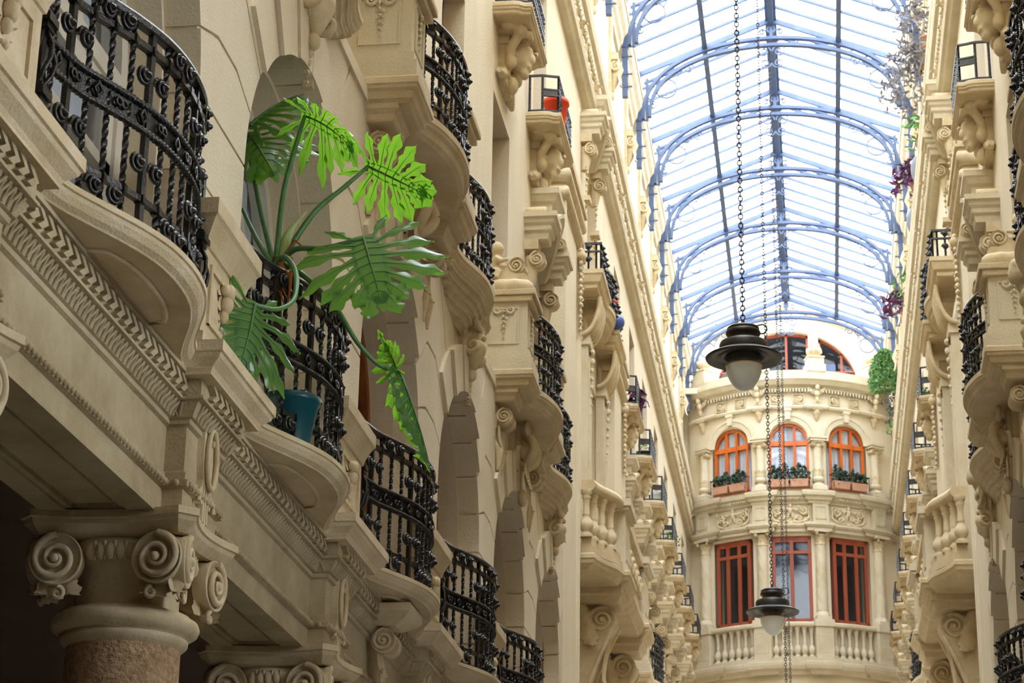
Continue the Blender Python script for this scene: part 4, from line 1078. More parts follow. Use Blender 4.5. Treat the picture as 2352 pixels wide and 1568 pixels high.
# ---------------------------------------------------------------- second-floor balconies with pedestals
UZ = 8.43
UHT = (.02,.12,.37,.46,.68,.78)
UBOW = [(.515,-.735),(.575,-.6),(.63,-.4),(.66,-.2),(.67,0),(.66,.2),(.63,.4),(.575,.6),(.515,.735)]
def ped_body(t, u, ornament):
    m = MB(); m.box(.0,.53,u-.285,u+.285,UZ,UZ+.13); m.box(.0,.505,u-.265,u+.265,UZ+.13,UZ+.20); m.box(0,.48,u-.25,u+.25,UZ+.20,UZ+.70)
    for s in (-1, 1):          # sunk panels on near and far side, front panel
        y = u+s*.25
        for (a,b,c,d) in ((.10,.40,.27,.285),(.10,.40,.63,.645),(.10,.115,.286,.629),(.385,.40,.286,.629)): m.box(a,b,min(y,y+s*.012),max(y,y+s*.012),UZ+c,UZ+d)
        garland(m, (.25, y+s*.005, UZ+.60), (1,0,0), (0,0,-1), (0,s,0), .26, .055, 8, 4)
        for q in (-1,1): spiral(m, (.25+q*.07, y+s*.01, UZ+.62), (q,0,0), (0,0,1), .045, 1.2, .018, 0, (0,s,0), pi, 1, 16)
    for (a,b,c,d) in ((-.15,.15,.27,.285),(-.15,.15,.63,.645),(-.15,-.135,.286,.629),(.135,.15,.286,.629)): m.box(.48,.492,u+a,u+b,UZ+c,UZ+d)
    garland(m, (.485, u, UZ+.60), (0,1,0), (0,0,-1), (1,0,0), .26, .055, 8, 6)
    p = obj('pedestal', m, TRIMM, t)
    m = MB(); m.box(0,.53,u-.29,u+.29,UZ+.70,UZ+.76); m.box(0,.56,u-.31,u+.31,UZ+.76,UZ+.82); obj('cap', m, SLABM, p, bevel=.008)
    if ornament:
        m = MB(); rows = []
        for z, k in ((.82,.92),(.85,1.02),(.89,1.06),(.93,1.02),(.96,.9),(.965,.6)):
            row = []
            for j in range(64):
                a = 2*pi*j/64; r = k*(1+.035*cos(10*a)); ca, sa = cos(a), sin(a); q = (abs(ca)**4+abs(sa)**4)**-.25
                row.append((.27+.24*r*ca*q, u+.235*r*sa*q, UZ+z))
            rows.append(row)
        m.grid(rows, True, True, True, True); obj('cushion', m, CARVED, p)
        m = MB(); m.box(.08,.45,u-.15,u+.15,UZ+.96,UZ+1.03); m.box(.1,.43,u-.13,u+.13,UZ+1.03,UZ+1.05)
        volute(m, (.34,u-.12,UZ+1.14), (1,0,0), (0,0,1), .09, .24, 1); m.box(.1,.34,u-.12,u+.12,UZ+1.05,UZ+1.14)
        obj('scroll_block', m, CARVED, p)
        m = MB(); m.ell((.13,u-.02,UZ+1.36),(.075,.075,.08)); m.ell((.13,u,UZ+1.18),(.085,.075,.13)); m.tube([(.13,u-.05,UZ+1.25),(.2,u-.15,UZ+1.18),(.27,u-.14,UZ+1.2)],[.035,.03,.025],8)
        m.tube([(.12,u-.04,UZ+1.08),(.16,u-.18,UZ+1.06),(.15,u-.2,UZ+.97)],[.055,.05,.035],8); m.ell((.09,u+.1,UZ+1.3),(.06,.08,.1))
        obj('cherub', m, CARVED, p, remesh=.018)
def make_ped_balcony(ornament):
    t = proto('pedestal_balcony', 'balcony', 'second-floor balconies with pedestals', XU)
    bow = smooth_path(UBOW, 3)
    path = [(0,-1.36),(.55,-1.36),(.55,-.74),(.515,-.738)] + bow + [(.515,.738),(.55,.74),(.55,1.36),(0,1.36)]
    prof = [(-.01,UZ),(0,UZ-.01),(0,UZ-.055),(-.012,UZ-.065),(-.015,UZ-.085),(-.04,UZ-.10),(-.05,UZ-.15),(-.075,UZ-.165),(-.085,UZ-.175)]
    m = MB(); slab(m, path, prof, 0); obj('floor_slab', m, SLABM, t)
    for s in (-1, 1):
        m = MB(); slab(m, [(0,s*1.05-.235),(.40,s*1.05-.235),(.40,s*1.05+.235),(0,s*1.05+.235)], [(0,UZ-.17),(0,UZ-.21),(-.03,UZ-.24),(-.04,UZ-.28),(-.05,UZ-.29)], 0)
        b = obj('bracket_block', m, SLABM, t)
        for q in (-1, 1):
            m = MB(); volute(m, (.25, s*1.05+q*.14, UZ-.42), (1,0,0) if q < 0 else (-1,0,0), (0,0,1), .085, .10, 1)
            m.tube([(.16,s*1.05+q*.09,UZ-.40),(.10,s*1.05+q*.09,UZ-.6),(.2,s*1.05+q*.09,UZ-.75),(.19,s*1.05+q*.09,UZ-.95)],[.07,.06,.05,.02],8)
            leaf(m, (.20,s*1.05+q*.09,UZ-.5),(0,1,0),(0,0,-1),(1,0,0),.3,.06,.5,3,8)
            obj('scroll_bracket', m, CARVED, b)
        ped_body(t, s*1.05, ornament and s < 0)
    rp = [(d-.05, u) for d, u in UBOW]
    railing(t, smooth_path(rp, 4), UZ, UHT, .12, True, False)
    return t
pbal = make_ped_balcony(True)
put(pbal, 14.65, 'balcony on two panelled stone pedestals with bowed railing, above the sunlit plant leaves')
put(pbal, 20.86, 'balcony on panelled pedestals topped by scroll and cushion, just before the tall left pilaster')
put(pbal, 14.4, 'pedestal balcony cut off by the right edge, uppermost dark railing there', side='R')
put(pbal, 20.62, 'right wall balcony with panelled pedestal and bowed railing, large in view', side='R')
for sd in 'LR': put(pbal, 8.3, 'pedestal balcony high over the nearest %s bowed balcony, above the picture' % ('left' if sd == 'L' else 'right'), side=sd)
def make_s_balcony():
    t = proto('corbelled_balcony', 'balcony', 'small corbelled balconies of the second floor', XU)
    def pth(kd, ku): return [(d*kd, u*ku) for d, u in smooth_path([(0,-1.0),(.30,-.99),(.33,-.86),(.35,-.7),(.40,-.5),(.455,-.25),(.47,0),(.455,.25),(.40,.5),(.35,.7),(.33,.86),(.30,.99),(0,1.0)], 3)]
    m = MB(); slab(m, pth(1,1), [(-.01,UZ),(0,UZ-.01),(0,UZ-.05),(-.012,UZ-.06),(-.02,UZ-.085),(-.05,UZ-.12),(-.07,UZ-.13)], 0); obj('floor_slab', m, SLABM, t)
    m = MB()
    for k, (kd, ku, z) in enumerate(((.90,.93,.115),(.82,.85,.165),(.74,.76,.215),(.66,.66,.265),(.57,.55,.315),(.47,.43,.365),(.36,.31,.415))):
        slab(m, pth(kd,ku), [(0,UZ-z),(0,UZ-z-.022),(-.012,UZ-z-.03),(-.02,UZ-z-.047),(-.02,UZ-z-.054)], 0)
    obj('corbel', m, CARVED, t)
    rp = [(d-.05,u) for d,u in [(.33,-.9),(.35,-.7),(.40,-.5),(.455,-.25),(.47,0),(.455,.25),(.40,.5),(.35,.7),(.33,.9)]]
    railing(t, smooth_path(rp, 4), UZ, UHT, .125, True, False)
    return t
sb = make_s_balcony()
put(sb, 17.3, 'small serpentine corbelled balcony between the two left pedestal balconies'); put(sb, 23.5, 'serpentine corbelled balcony touching the tall left pilaster'); put(sb, 11.5, 'corbelled balcony on the left wall nearest the camera')
put(sb, 16.75, 'serpentine corbelled balcony at the right edge of the picture', side='R'); put(sb, 22.95, 'serpentine corbelled balcony under the large right pedestal balcony, by the right pilaster', side='R')
# keystones: busts and shells, alternating
def make_bust():
    t = proto('bust_keystone', 'keystone', 'carved bust keystones', XL)
    m = MB()
    m.ell((.38,-.03,.66),(.085,.08,.105),14,10,Matrix.Rotation(.45,3,'Y')); m.ell((.34,-.01,.74),(.115,.115,.085)); m.ell((.30,-.10,.66),(.07,.05,.10)); m.ell((.30,.09,.64),(.07,.05,.11)); m.ell((.455,-.035,.635),(.024,.02,.032)); m.ell((.42,-.03,.585),(.03,.03,.025)); m.ell((.43,-.065,.67),(.018,.018,.012)); m.ell((.43,.005,.67),(.018,.018,.012))
    m.tube([(.33,-.01,.62),(.24,0,.52)],[.055,.07],8); m.ell((.19,0,.48),(.12,.18,.12)); m.tube([(.28,.1,.6),(.24,.14,.4),(.2,.12,.2)],[.05,.045,.03],8); m.ell((.28,-.07,.44),(.055,.06,.06)); m.ell((.28,.07,.44),(.055,.06,.06))
    for s in (-1,1): m.tube([(.17,s*.16,.54),(.2,s*.24,.42),(.25,s*.22,.28),(.3,s*.1,.25)],[.06,.055,.045,.035],8)
    m.ell((.18,0,.28),(.10,.13,.2)); m.ell((.14,0,.08),(.08,.10,.16)); m.ell((.22,0,.12),(.07,.06,.1))
    bust = obj('bust', m, CARVED, t, remesh=.016, loc=(0,0,7.86)); bust.scale = (.62,.88,.92)
    m = MB(); m.box(0,.05,-.2,.2,7.7,8.35); m.box(0,.09,-.12,.12,7.85,8.35)
    leaf(m, (.06,-.16,8.0),(0,1,0),(0,-.1,1),(1,-.6,0),.42,.09,.5,4,8); leaf(m, (.06,.16,8.0),(0,1,0),(0,.1,1),(1,.6,0),.42,.09,.5,4,8)
    spiral(m, (.12,-.19,7.93),(1,0,0),(0,0,1),.09,1.5,.035,0,(0,-1,0),pi/2,1,22); spiral(m, (.12,.19,7.93),(1,0,0),(0,0,1),.09,1.5,.035,0,(0,1,0),pi/2,1,22)
    obj('scroll_back', m, CARVED, t)
    m = MB(); m.lathe([(.03,7.76),(.06,7.81),(.10,7.89),(.12,7.95),(.12,7.99),(.09,8.02)], 14, (.10,0,0)); m.ell((.09,0,7.72),(.05,.05,.06)); garland(m, (.06,0,7.70),(0,1,0),(0,0,-1),(1,0,0),.25,.09,7,8)
    m.box(0,.06,.16,.21,7.5,8.0)
    obj('drop', m, CARVED, t); return t
bk = make_bust()
for y, l in ((11.42,'carved bust keystone above the arch behind the split-leaf plant'),(17.62,'carved woman bust bowing under the left corbelled balcony'),(23.75,'carved bust keystone lowest beside the tall left pilaster')): put(bk, y, l)
for y, l in ((17.62,'carved bust keystone at the right picture edge'),(23.75,'carved bust under the large right pedestal balcony')): put(bk, y, l, side='R')
def make_shell():
    t = proto('shell_keystone', 'keystone', 'scrolled shell keystones', XL)
    m = MB(); m.box(0,.06,-.22,.22,7.55,8.3); m.box(0,.1,-.1,.1,7.55,8.3)
    ring = [(.20+.05*cos(a*2), .14*cos(a), 7.98+.16*sin(a)) for a in [2*pi*i/28 for i in range(29)]]; m.tube(ring, .045, 8, False)
    m.ell((.14,0,7.98),(.08,.08,.10))
    for k in range(-3,4): leaf(m, (.16,k*.03,7.85),(0,1,0),(0,k*.14,-1),(1,0,0),.36-.03*abs(k),.04,.55,3,8)
    for s in (-1,1): spiral(m, (.18,s*.14,8.2),(0,s,0),(0,0,1),.08,1.5,.035,0,(1,0,0),pi,1,22); leaf(m, (.08,s*.14,7.75),(0,1,0),(0,s*.5,1),(1,0,0),.3,.08,.6,3,8)
    m.ell((.12,0,7.5),(.05,.05,.09))
    obj('shell', m, CARVED, t); return t
sk = make_shell()
for y, l in ((14.62,'scrolled shell keystone under the left pedestal balcony, beside the bright leaf'),(20.78,'scrolled shell keystone under the pedestal balcony near the left pilaster')): put(sk, y, l)
put(sk, 20.7, 'scrolled shell keystone under the large right pedestal balcony', side='R'); put(sk, 14.62, 'shell keystone hidden at the right picture edge', side='R')

# ---------------------------------------------------------------- third-floor mask balconies
MZ = 12.70
def make_mask_balcony():
    t = proto('mask_balcony', 'balcony', 'small third-floor balconies on carved masks', XU)
    path = [(0,-.72),(.22,-.72)] + smooth_path([(.24,-.715),(.29,-.70),(.33,-.665),(.37,-.66),(.41,-.66)], 2) + [(.41,.66)] + smooth_path([(.41,.66),(.37,.66),(.33,.665),(.29,.70),(.24,.715)], 2)[1:] + [(.22,.72),(0,.72)]
    m = MB(); slab(m, path, [(-.01,MZ),(0,MZ-.01),(0,MZ-.05),(-.012,MZ-.06),(-.015,MZ-.08),(-.035,MZ-.095),(-.04,MZ-.12),(-.055,MZ-.13)], 0)
    m.box(.0,.28,-.4,.4,MZ-.17,MZ-.12); obj('floor_slab', m, SLABM, t, bevel=0)
    m = MB(); m.ell((.17,0,-.36),(.13,.13,.16),14,10); m.ell((.29,-.0,-.38),(.045,.04,.06)); m.ell((.26,0,-.29),(.05,.12,.035)); m.ell((.27,-.06,-.33),(.03,.03,.025)); m.ell((.27,.06,-.33),(.03,.03,.025)); m.ell((.25,0,-.48),(.05,.08,.03)); m.ell((.22,0,-.54),(.05,.07,.06))
    for s in (-1,1):
        m.tube([(.05,s*.1,-.6),(.12,s*.2,-.35),(.2,s*.24,-.22),(.29,s*.20,-.2),(.31,s*.13,-.26)],[.05,.05,.055,.05,.03],8); m.ell((.22,s*.30,-.2),(.07,.07,.07)); m.ell((.12,s*.19,-.5),(.06,.07,.08)); m.ell((.1,s*.34,-.16),(.08,.06,.07))
    m.ell((.14,0,-.2),(.14,.1,.08)); m.ell((.1,0,-.66),(.07,.09,.1))
    mk = obj('mask', m, CARVED, t, remesh=.02, loc=(0,0,MZ+.06)); mk.scale = (1.12,1.2,1.05)
    m = MB(); m.box(0,.09,-.23,.23,MZ-.70,MZ-.13); m.box(0,.12,-.26,.26,MZ-.25,MZ-.13)
    for s in (-1,1): volute(m, (.08,s*.2,MZ-.62),(0,1,0),(0,0,1),.09,.08,s); m.tube([(.05,s*.2,MZ-.58),(.05,s*.36,MZ-.66),(.05,s*.48,MZ-.68)],[.07,.05,.03],8)
    obj('corbel', m, CARVED, t)
    m = MB(); rp = [(.02,-.67),(.19,-.67),(.27,-.64),(.37,-.61),(.37,.61),(.27,.64),(.19,.67),(.02,.67)]
    flatbar(m, rp, MZ+.48, .028, .022); flatbar(m, rp, MZ+.03, .022, .02)
    rl = obj('railing', m, IRON, t)
    m = MB(); m.sweep(rp[1:-1], [(.006,MZ+.23),(.006,MZ+.30),(-.006,MZ+.30),(-.006,MZ+.23),(.006,MZ+.23)])
    for z in (MZ+.225, MZ+.305): flatbar(m, rp[1:-1], z, .026, .018)
    for s in (-.66,-.64): pass
    obj('frieze_band', m, IRON, rl)
    m = MB()
    for k, (x, y, nx, ny) in enumerate(resample(rp[3:5], .10)):
        tt = MB(); tt.join(PRE['twist'], Matrix.Translation((x,y,MZ)) @ Matrix.Diagonal((1.1,1.1,.48,1))); m.join(tt)
        for z in (.13,.39):
            if k % 2: m.join(PRE['rosette'], Matrix.Translation((x,y+.05,MZ+z)) @ Matrix.Diagonal((.55,.75,.75,1)))
    for (x, y) in ((.19,-.67),(.19,.67),(.04,-.67),(.04,.67)): m.join(PRE['twist'], Matrix.Translation((x,y,MZ)) @ Matrix.Diagonal((1.2,1.2,.48,1)))
    obj('balusters', m, IRON, rl)
    return t
mb_ = make_mask_balcony()
ML = [(20.75,'small mask balcony at the top of the picture, nearest on the left third floor'),(23.4,'small mask balcony holding an orange-red flower pot')] + [(c-.05, 'small mask balcony on the far left wall, %s beyond the second pilaster' % ORD[k]) for k, c in enumerate(FARB)]
for y, l in ML: put(mb_, y, l)
for y, l in [(20.4,'small mask balcony at the top right, nearest on the right third floor'),(23.1,'small mask balcony with open iron rail against the white right wall')] + [(c-.05, 'small mask balcony on the far right wall, %s beyond the tribune' % ORD[k]) for k, c in enumerate(FARB)]: put(mb_, y, l, side='R')
# ---------------------------------------------------------------- broken pediments over the second-floor doors
def make_pediment():
    t = proto('window_pediment', 'pediment', 'broken pediments over second-floor windows', XU); z0 = 11.12
    prof = [(0,z0+.30),(.02,z0+.30),(.02,z0+.24),(-.01,z0+.22),(-.02,z0+.18),(-.05,z0+.15),(-.05,z0+.10),(-.08,z0+.07),(-.09,z0)]
    for s in (-1,1):
        m = MB(); slab(m, [(0,s*.62-.22),(.36,s*.62-.22),(.36,s*.62+.22),(0,s*.62+.22)], prof, 0)
        for k in range(5): m.ell((.29,s*.62-.15+k*.075,z0+.12),(.03,.03,.03),6,4)
        b = obj('cornice_end', m, TRIMM, t)
        m = MB(); m.box(0,.16,s*.66-.1,s*.66+.1,z0-.12,z0); volute(m, (.14,s*.66-.09,z0-.24),(1,0,0),(0,0,1),.10,.18,1); m.tube([(.08,s*.66,z0-.2),(.05,s*.66,z0-.55)],[.1,.06],8); garland(m, (.07,s*.66,z0-.4),(0,1,0),(0,0,-1),(1,0,0),.55,.11,9,11)
        m.box(0,.14,s*.66-.11,s*.66+.11,z0-1.05,z0-.98); garland(m, (.05,s*.66,z0-1.1),(0,1,0),(0,0,-1),(1,0,0),.3,.10,6,12)
        obj('bracket', m, CARVED, b)
        m = MB(); m.lathe([(.06,0),(.068,.02),(.068,.22),(.06,.24)], 14, (0,s*.66,z0+.365), 'x'); volute(m, (.27,s*.42-.07,z0+.38),(1,0,0),(0,0,1),.085,.16,1); volute(m, (.20,s*.30-.07,z0+.46),(1,0,0),(0,0,1),.07,.16,1); obj('roll', m, SLABM, b)
    m = MB(); rows = []
    for k in range(17):
        u = -.46+.92*k/16; a = pi*k/16; z = z0+.08+.42*sin(a); d = .12+.20*sin(a)
        rows.append([(0,u,z-.16),(d-.04,u,z-.16),(d,u,z-.12),(d+.02,u,z),(d+.05,u,z+.05),(d+.05,u,z+.10),(0,u,z+.13)])
    m.grid(rows, False, False, True, True); obj('curved_apron', m, TRIMM, t)
    m = MB(); slab(m, [(0,-.3),(.32,-.3),(.32,.3),(0,.3)], [(0,z0+.83),(.02,z0+.83),(.02,z0+.76),(0,z0+.74),(-.03,z0+.68),(-.07,z0+.65),(-.08,z0+.5)], 0); obj('centre_block', m, TRIMM, t)
    return t
wp = make_pediment()
put(wp, 23.5, 'broken scroll pediment under the balcony with the orange-red pot')
for k, c in enumerate(FARB[:6]): put(wp, c, 'broken scroll pediment on the far left wall, under the %s mask balcony' % ORD[k])
put(wp, 23.5, 'broken scroll pediment on the right wall near the white plaster', side='R')
for k, c in enumerate(FARB[:6]): put(wp, c, 'broken scroll pediment on the far right wall, under the %s mask balcony' % ORD[k], side='R')
put(wp, 29.3, 'broken scroll pediment rising into the left cornice', z=4.05); put(wp, 29.3, 'broken scroll pediment rising into the right cornice', z=4.05, side='R')

# ---------------------------------------------------------------- giant pilasters
def make_pilaster():
    t = proto('giant_pilaster', 'pilaster', 'tall pilasters flanking the tribunes', XU)
    m = MB(); m.box(0,.17,-.85,.85,0,12.62); m.box(0,.20,-.85,-.74,0,12.62); m.box(0,.20,.74,.85,0,12.62); m.box(0,.215,.80,.85,0,12.62); obj('shaft', m, PLASTER, t)
    m = MB()
    def roll(z, r, e): m.sweep([(0,-.85-e),(.17+e,-.85-e),(.17+e,.85+e),(0,.85+e)], [(r*cos(a)*.8, z+r*sin(a)) for a in [-pi/2+pi*i/8 for i in range(9)]], smooth=True)
    roll(12.72,.10,.0); roll(12.96,.10,.02); m.box(0,.24,-.9,.9,13.05,13.09); m.box(0,.19,-.86,.86,12.6,13.05)
    m.box(0,.28,-.94,.94,13.09,13.13); obj('cap_roll', m, CARVED, t)
    m = MB(); rows = []
    for k in range(25):
        u = -.9+1.8*k/24; f = 1+.06*abs(sin(k*1.3)); rows.append([(0,u,13.13),(.24*f,u,13.13),(.25*f,u,13.3),(.18*f,u,13.42),(0,u,13.46)])
    m.grid(rows, True, False, True, True); obj('fan_crest', m, CARVED, t)
    m = MB(); garland(m, (.18,.80,12.55),(1,0,0),(0,0,-1),(0,1,0),1.15,.12,18,21,.25); garland(m, (.2,.7,12.55),(0,1,0),(0,0,-1),(1,0,0),1.1,.11,18,22,.25); m.ell((.19,.75,12.5),(.1,.12,.1)); obj('garland', m, CARVED, t)
    return t
gp = make_pilaster()
put(gp, 25.95, 'tall plain pilaster with rolled capital on the left, nearer one'); put(gp, 32.55, 'tall plain pilaster with rolled capital on the left, beyond the stone tribune')
put(gp, 25.95, 'tall plain pilaster with rolled capital on the right, nearer one', side='R'); put(gp, 32.55, 'tall plain pilaster on the right, beyond the stone tribune', side='R')
# ---------------------------------------------------------------- stone tribunes
def make_tribune():
    t = proto('stone_tribune', 'balcony', 'stone tribunes with balusters', XU); z = 8.5
    S = smooth_path([(.40,-3.0),(.42,-2.9),(.50,-2.65),(.62,-2.4),(.67,-2.2),(.69,-2.08)], 4)
    half = [(0,-3.04),(.40,-3.04)] + S + [(.69,-2.07),(.77,-2.07),(.77,-1.1),(.70,-1.1)]
    path = half + [(d,-u) for d,u in half[::-1]]
    m = MB(); slab(m, path, [(-.02,z),(0,z-.02),(0,z-.07),(-.02,z-.09),(-.03,z-.13),(-.08,z-.17),(-.10,z-.20)], 0); obj('floor_slab', m, SLABM, t)
    for s in (-1,1):
        SS = [(d,s*-u if s > 0 else u) for d,u in S]; SS = SS if s < 0 else SS[::-1]
        m = MB(); m.sweep([(d-.12,u) for d,u in SS], [(.10,z),(.10,z+.09),(.07,z+.10),(.07,z+.20),(-.06,z+.20),(-.09,z)], smooth=False); obj('plinth', m, SLABM, t)
        m = MB(); m.sweep([(d-.12,u) for d,u in SS], [(.08,z+.83),(.11,z+.86),(.12,z+.92),(.09,z+.97),(-.09,z+.97),(-.11,z+.90),(-.08,z+.83),(.08,z+.83)], smooth=True); obj('handrail', m, SLABM, t)
        pts = resample([(d-.12,u) for d,u in SS], .24)
        for k, (x,y,_,_) in enumerate(pts[:-1] if s < 0 else pts[1:]):
            if 'tribal' not in PRE:
                mm = MB(); mm.lathe([(r*1.05, q*.77) for r,q in BAL], 14); mm.box(-.075,.075,-.075,.075,0,.03); PRE['tribal'] = mm
            shared('baluster', 'tribal', t, (x,y,z+.20), m=CARVED)
        m = MB(); m.box(.42,.72,s*1.58-.42,s*1.58+.42,z,z+.10); m.box(.42,.69,s*1.58-.38,s*1.58+.38,z+.10,z+.83); m.box(.69,.70,s*1.58-.25,s*1.58+.25,z+.2,z+.22); m.box(.69,.70,s*1.58-.25,s*1.58+.25,z+.7,z+.72)
        m.box(.40,.74,s*1.58-.45,s*1.58+.45,z+.83,z+.88); m.box(.38,.77,s*1.58-.48,s*1.58+.48,z+.88,z+.98); obj('parapet_pier', m, TRIMM, t)
    m = MB(); m.box(.45,.62,-1.2,1.2,z,z+.83); m.box(.42,.68,-1.2,1.2,z+.83,z+.96)
    for k in range(6):
        spiral(m, (.64,-.95+.38*k,z+.44),(0,1 if k%2 else -1,0),(0,0,1),.14,1.5,.045,.02,(1,0,0),pi,1,22); m.ell((.64,-.76+.38*k,z+.55),(.05,.06,.06))
    obj('carved_parapet', m, CARVED, t)
    for s in (-1,1):
        m = MB(); u = s*1.58
        slab(m, [(0,u-.40),(.66,u-.40),(.66,u+.40),(0,u+.40)], [(0,z-.20),(0,z-.28),(-.04,z-.31),(-.06,z-.38),(-.08,z-.39)], 0)
        c = obj('console_block', m, SLABM, t)
        m = MB(); volute(m, (.36,u-.22,z-.60),(1,0,0),(0,0,1),.19,.44,1); volute(m, (.36,u+.22,z-.60),(-1,0,0),(0,0,1),.19,.2,-1)
        rows = []
        for k in range(13):
            q = k/12; d = .5*(1-q)**1.6+.05; zz = z-.62-1.5*q; w = .22-.06*q; rows.append([(0,u-w,zz),(d,u-w,zz),(d+.02,u,zz),(d,u+w,zz),(0,u+w,zz)])
        m.grid(rows, False, False, True, True)
        for yy in (-.23,.23): m.tube([(.5*(1-k/12)**1.6+.06,u+yy*(1-.25*k/12),z-.62-1.5*k/12) for k in range(13)], .035, 6)
        leaf(m, (.13,u-.24,z-.55),(1,0,0),(0.25,0,-1),(0,-1,0),.5,.12,.4,4,10); leaf(m, (.1,u-.24,z-.4),(1,0,0),(.1,0,-1),(0,-1,0),.3,.1,.4,3,8)
        leaf(m, (.46,u,z-.8),(0,1,0),(-.25,0,-1),(1,0,.3),.8,.13,.4,4,10); garland(m, (.2,u,z-1.7),(0,1,0),(-.08,0,-1),(1,0,0),.6,.13,9,31)
        obj('scroll_console', m, CARVED, c)
    return t
st = make_tribune()
put(st, 29.9, 'projecting stone tribune with fat balusters, left of the passage'); put(st, 30.6, 'projecting stone tribune with fat balusters, right of the passage', side='R')
def make_upper_tribune():
    t = proto('iron_tribune', 'balcony', 'iron-railed tribunes of the third floor', XU); z = 12.86
    bow = smooth_path([(.24,-.62),(.30,-.5),(.36,-.25),(.38,0),(.36,.25),(.30,.5),(.24,.62)], 3)
    half = [(0,-1.85),(.38,-1.85),(.38,-.64),(.24,-.63)]
    m = MB(); slab(m, half + bow + [(d,-u) for d,u in half[::-1]], [(-.02,z),(0,z),(0,z-.06),(-.02,z-.08),(-.05,z-.17),(-.09,z-.20),(-.09,z-.25),(-.13,z-.27)], 0); obj('floor_slab', m, SLABM, t)
    for s in (-1,1):
        m = MB(); rows = []
        for k in range(15):
            a = pi*.5*k/14; rows.append([(.26*cos(a)+.02,s*1.15+q*.3,z-.27-.55*sin(a)) for q in (-1,-.8,-.6,-.2,.2,.6,.8,1)])
        m.grid(rows, True)
        for q in (-.3,-.15,0,.15,.3): m.tube([(.26*cos(pi*.5*k/10)+.03,s*1.15+q,z-.27-.55*sin(pi*.5*k/10)) for k in range(11)], .035, 6)
        m.box(0,.26,s*1.15-.3,s*1.15+.3,z-.3,z-.25); obj('ribbed_console', m, CARVED, t)
    m = MB(); rp = [(.02,-1.45),(.28,-1.45),(.30,-1.2)] + [(d-.05+.0,u) for d,u in bow] + [(.30,1.2),(.28,1.45),(.02,1.45)]
    rp = [(.03,-1.5),(.31,-1.5),(.31,-.75)] + [(d-.02,u) for d,u in bow[2:-2]] + [(.31,.75),(.31,1.5),(.03,1.5)]
    flatbar(m, rp, z+.52, .04, .03); flatbar(m, rp, z+.40, .03, .024); flatbar(m, rp, z+.03, .03, .024); flatbar(m, rp, z+.12, .03, .024)
    rl = obj('railing', m, IRON, t); m = MB()
    for k, (x,y,nx,ny) in enumerate(resample(rp, .11)):
        m.join(PRE['twist'], Matrix.Translation((x,y,z)) @ Matrix.Diagonal((1.2,1.2,.52,1)))
        if k % 2: 
            for zz in (.46,.27,.075): m.join(PRE['rosette'], Matrix.Translation((x+nx*.02,y+ny*.02,z+zz)) @ Matrix.Rotation(atan2(ny,nx),4,'Z'))
    obj('balusters', m, IRON, rl)
    for s in (-1,1):
        m = MB(); m.box(0,.12,s*1.15-.22,s*1.15+.22,8.6,z-.8); m.box(0,.15,s*1.15-.26,s*1.15+.26,z-.95,z-.8); m.box(.12,.14,s*1.15-.14,s*1.15+.14,9.2,z-1.1); garland(m, (.13,s*1.15,z-1.0),(0,1,0),(0,0,-1),(1,0,0),.9,.14,10,41)
        obj('carved_strip', m, TRIMM, t)
    return t
ut = make_upper_tribune()
put(ut, 29.9, 'iron-railed third-floor tribune above the left stone tribune'); put(ut, 29.9, 'iron-railed third-floor tribune above the right stone tribune', side='R', x=MIR-XU-.09)
put(make_ped_balcony(False), 35.55, 'bowed iron balcony low on the far left wall, beyond the stone tribune'); pb2 = bpy.data.objects['pedestal_balcony.004'] if 'pedestal_balcony.004' in bpy.data.objects else None
put(pb2, 35.4, 'bowed iron balcony low on the far right wall, beyond the stone tribune', side='R')
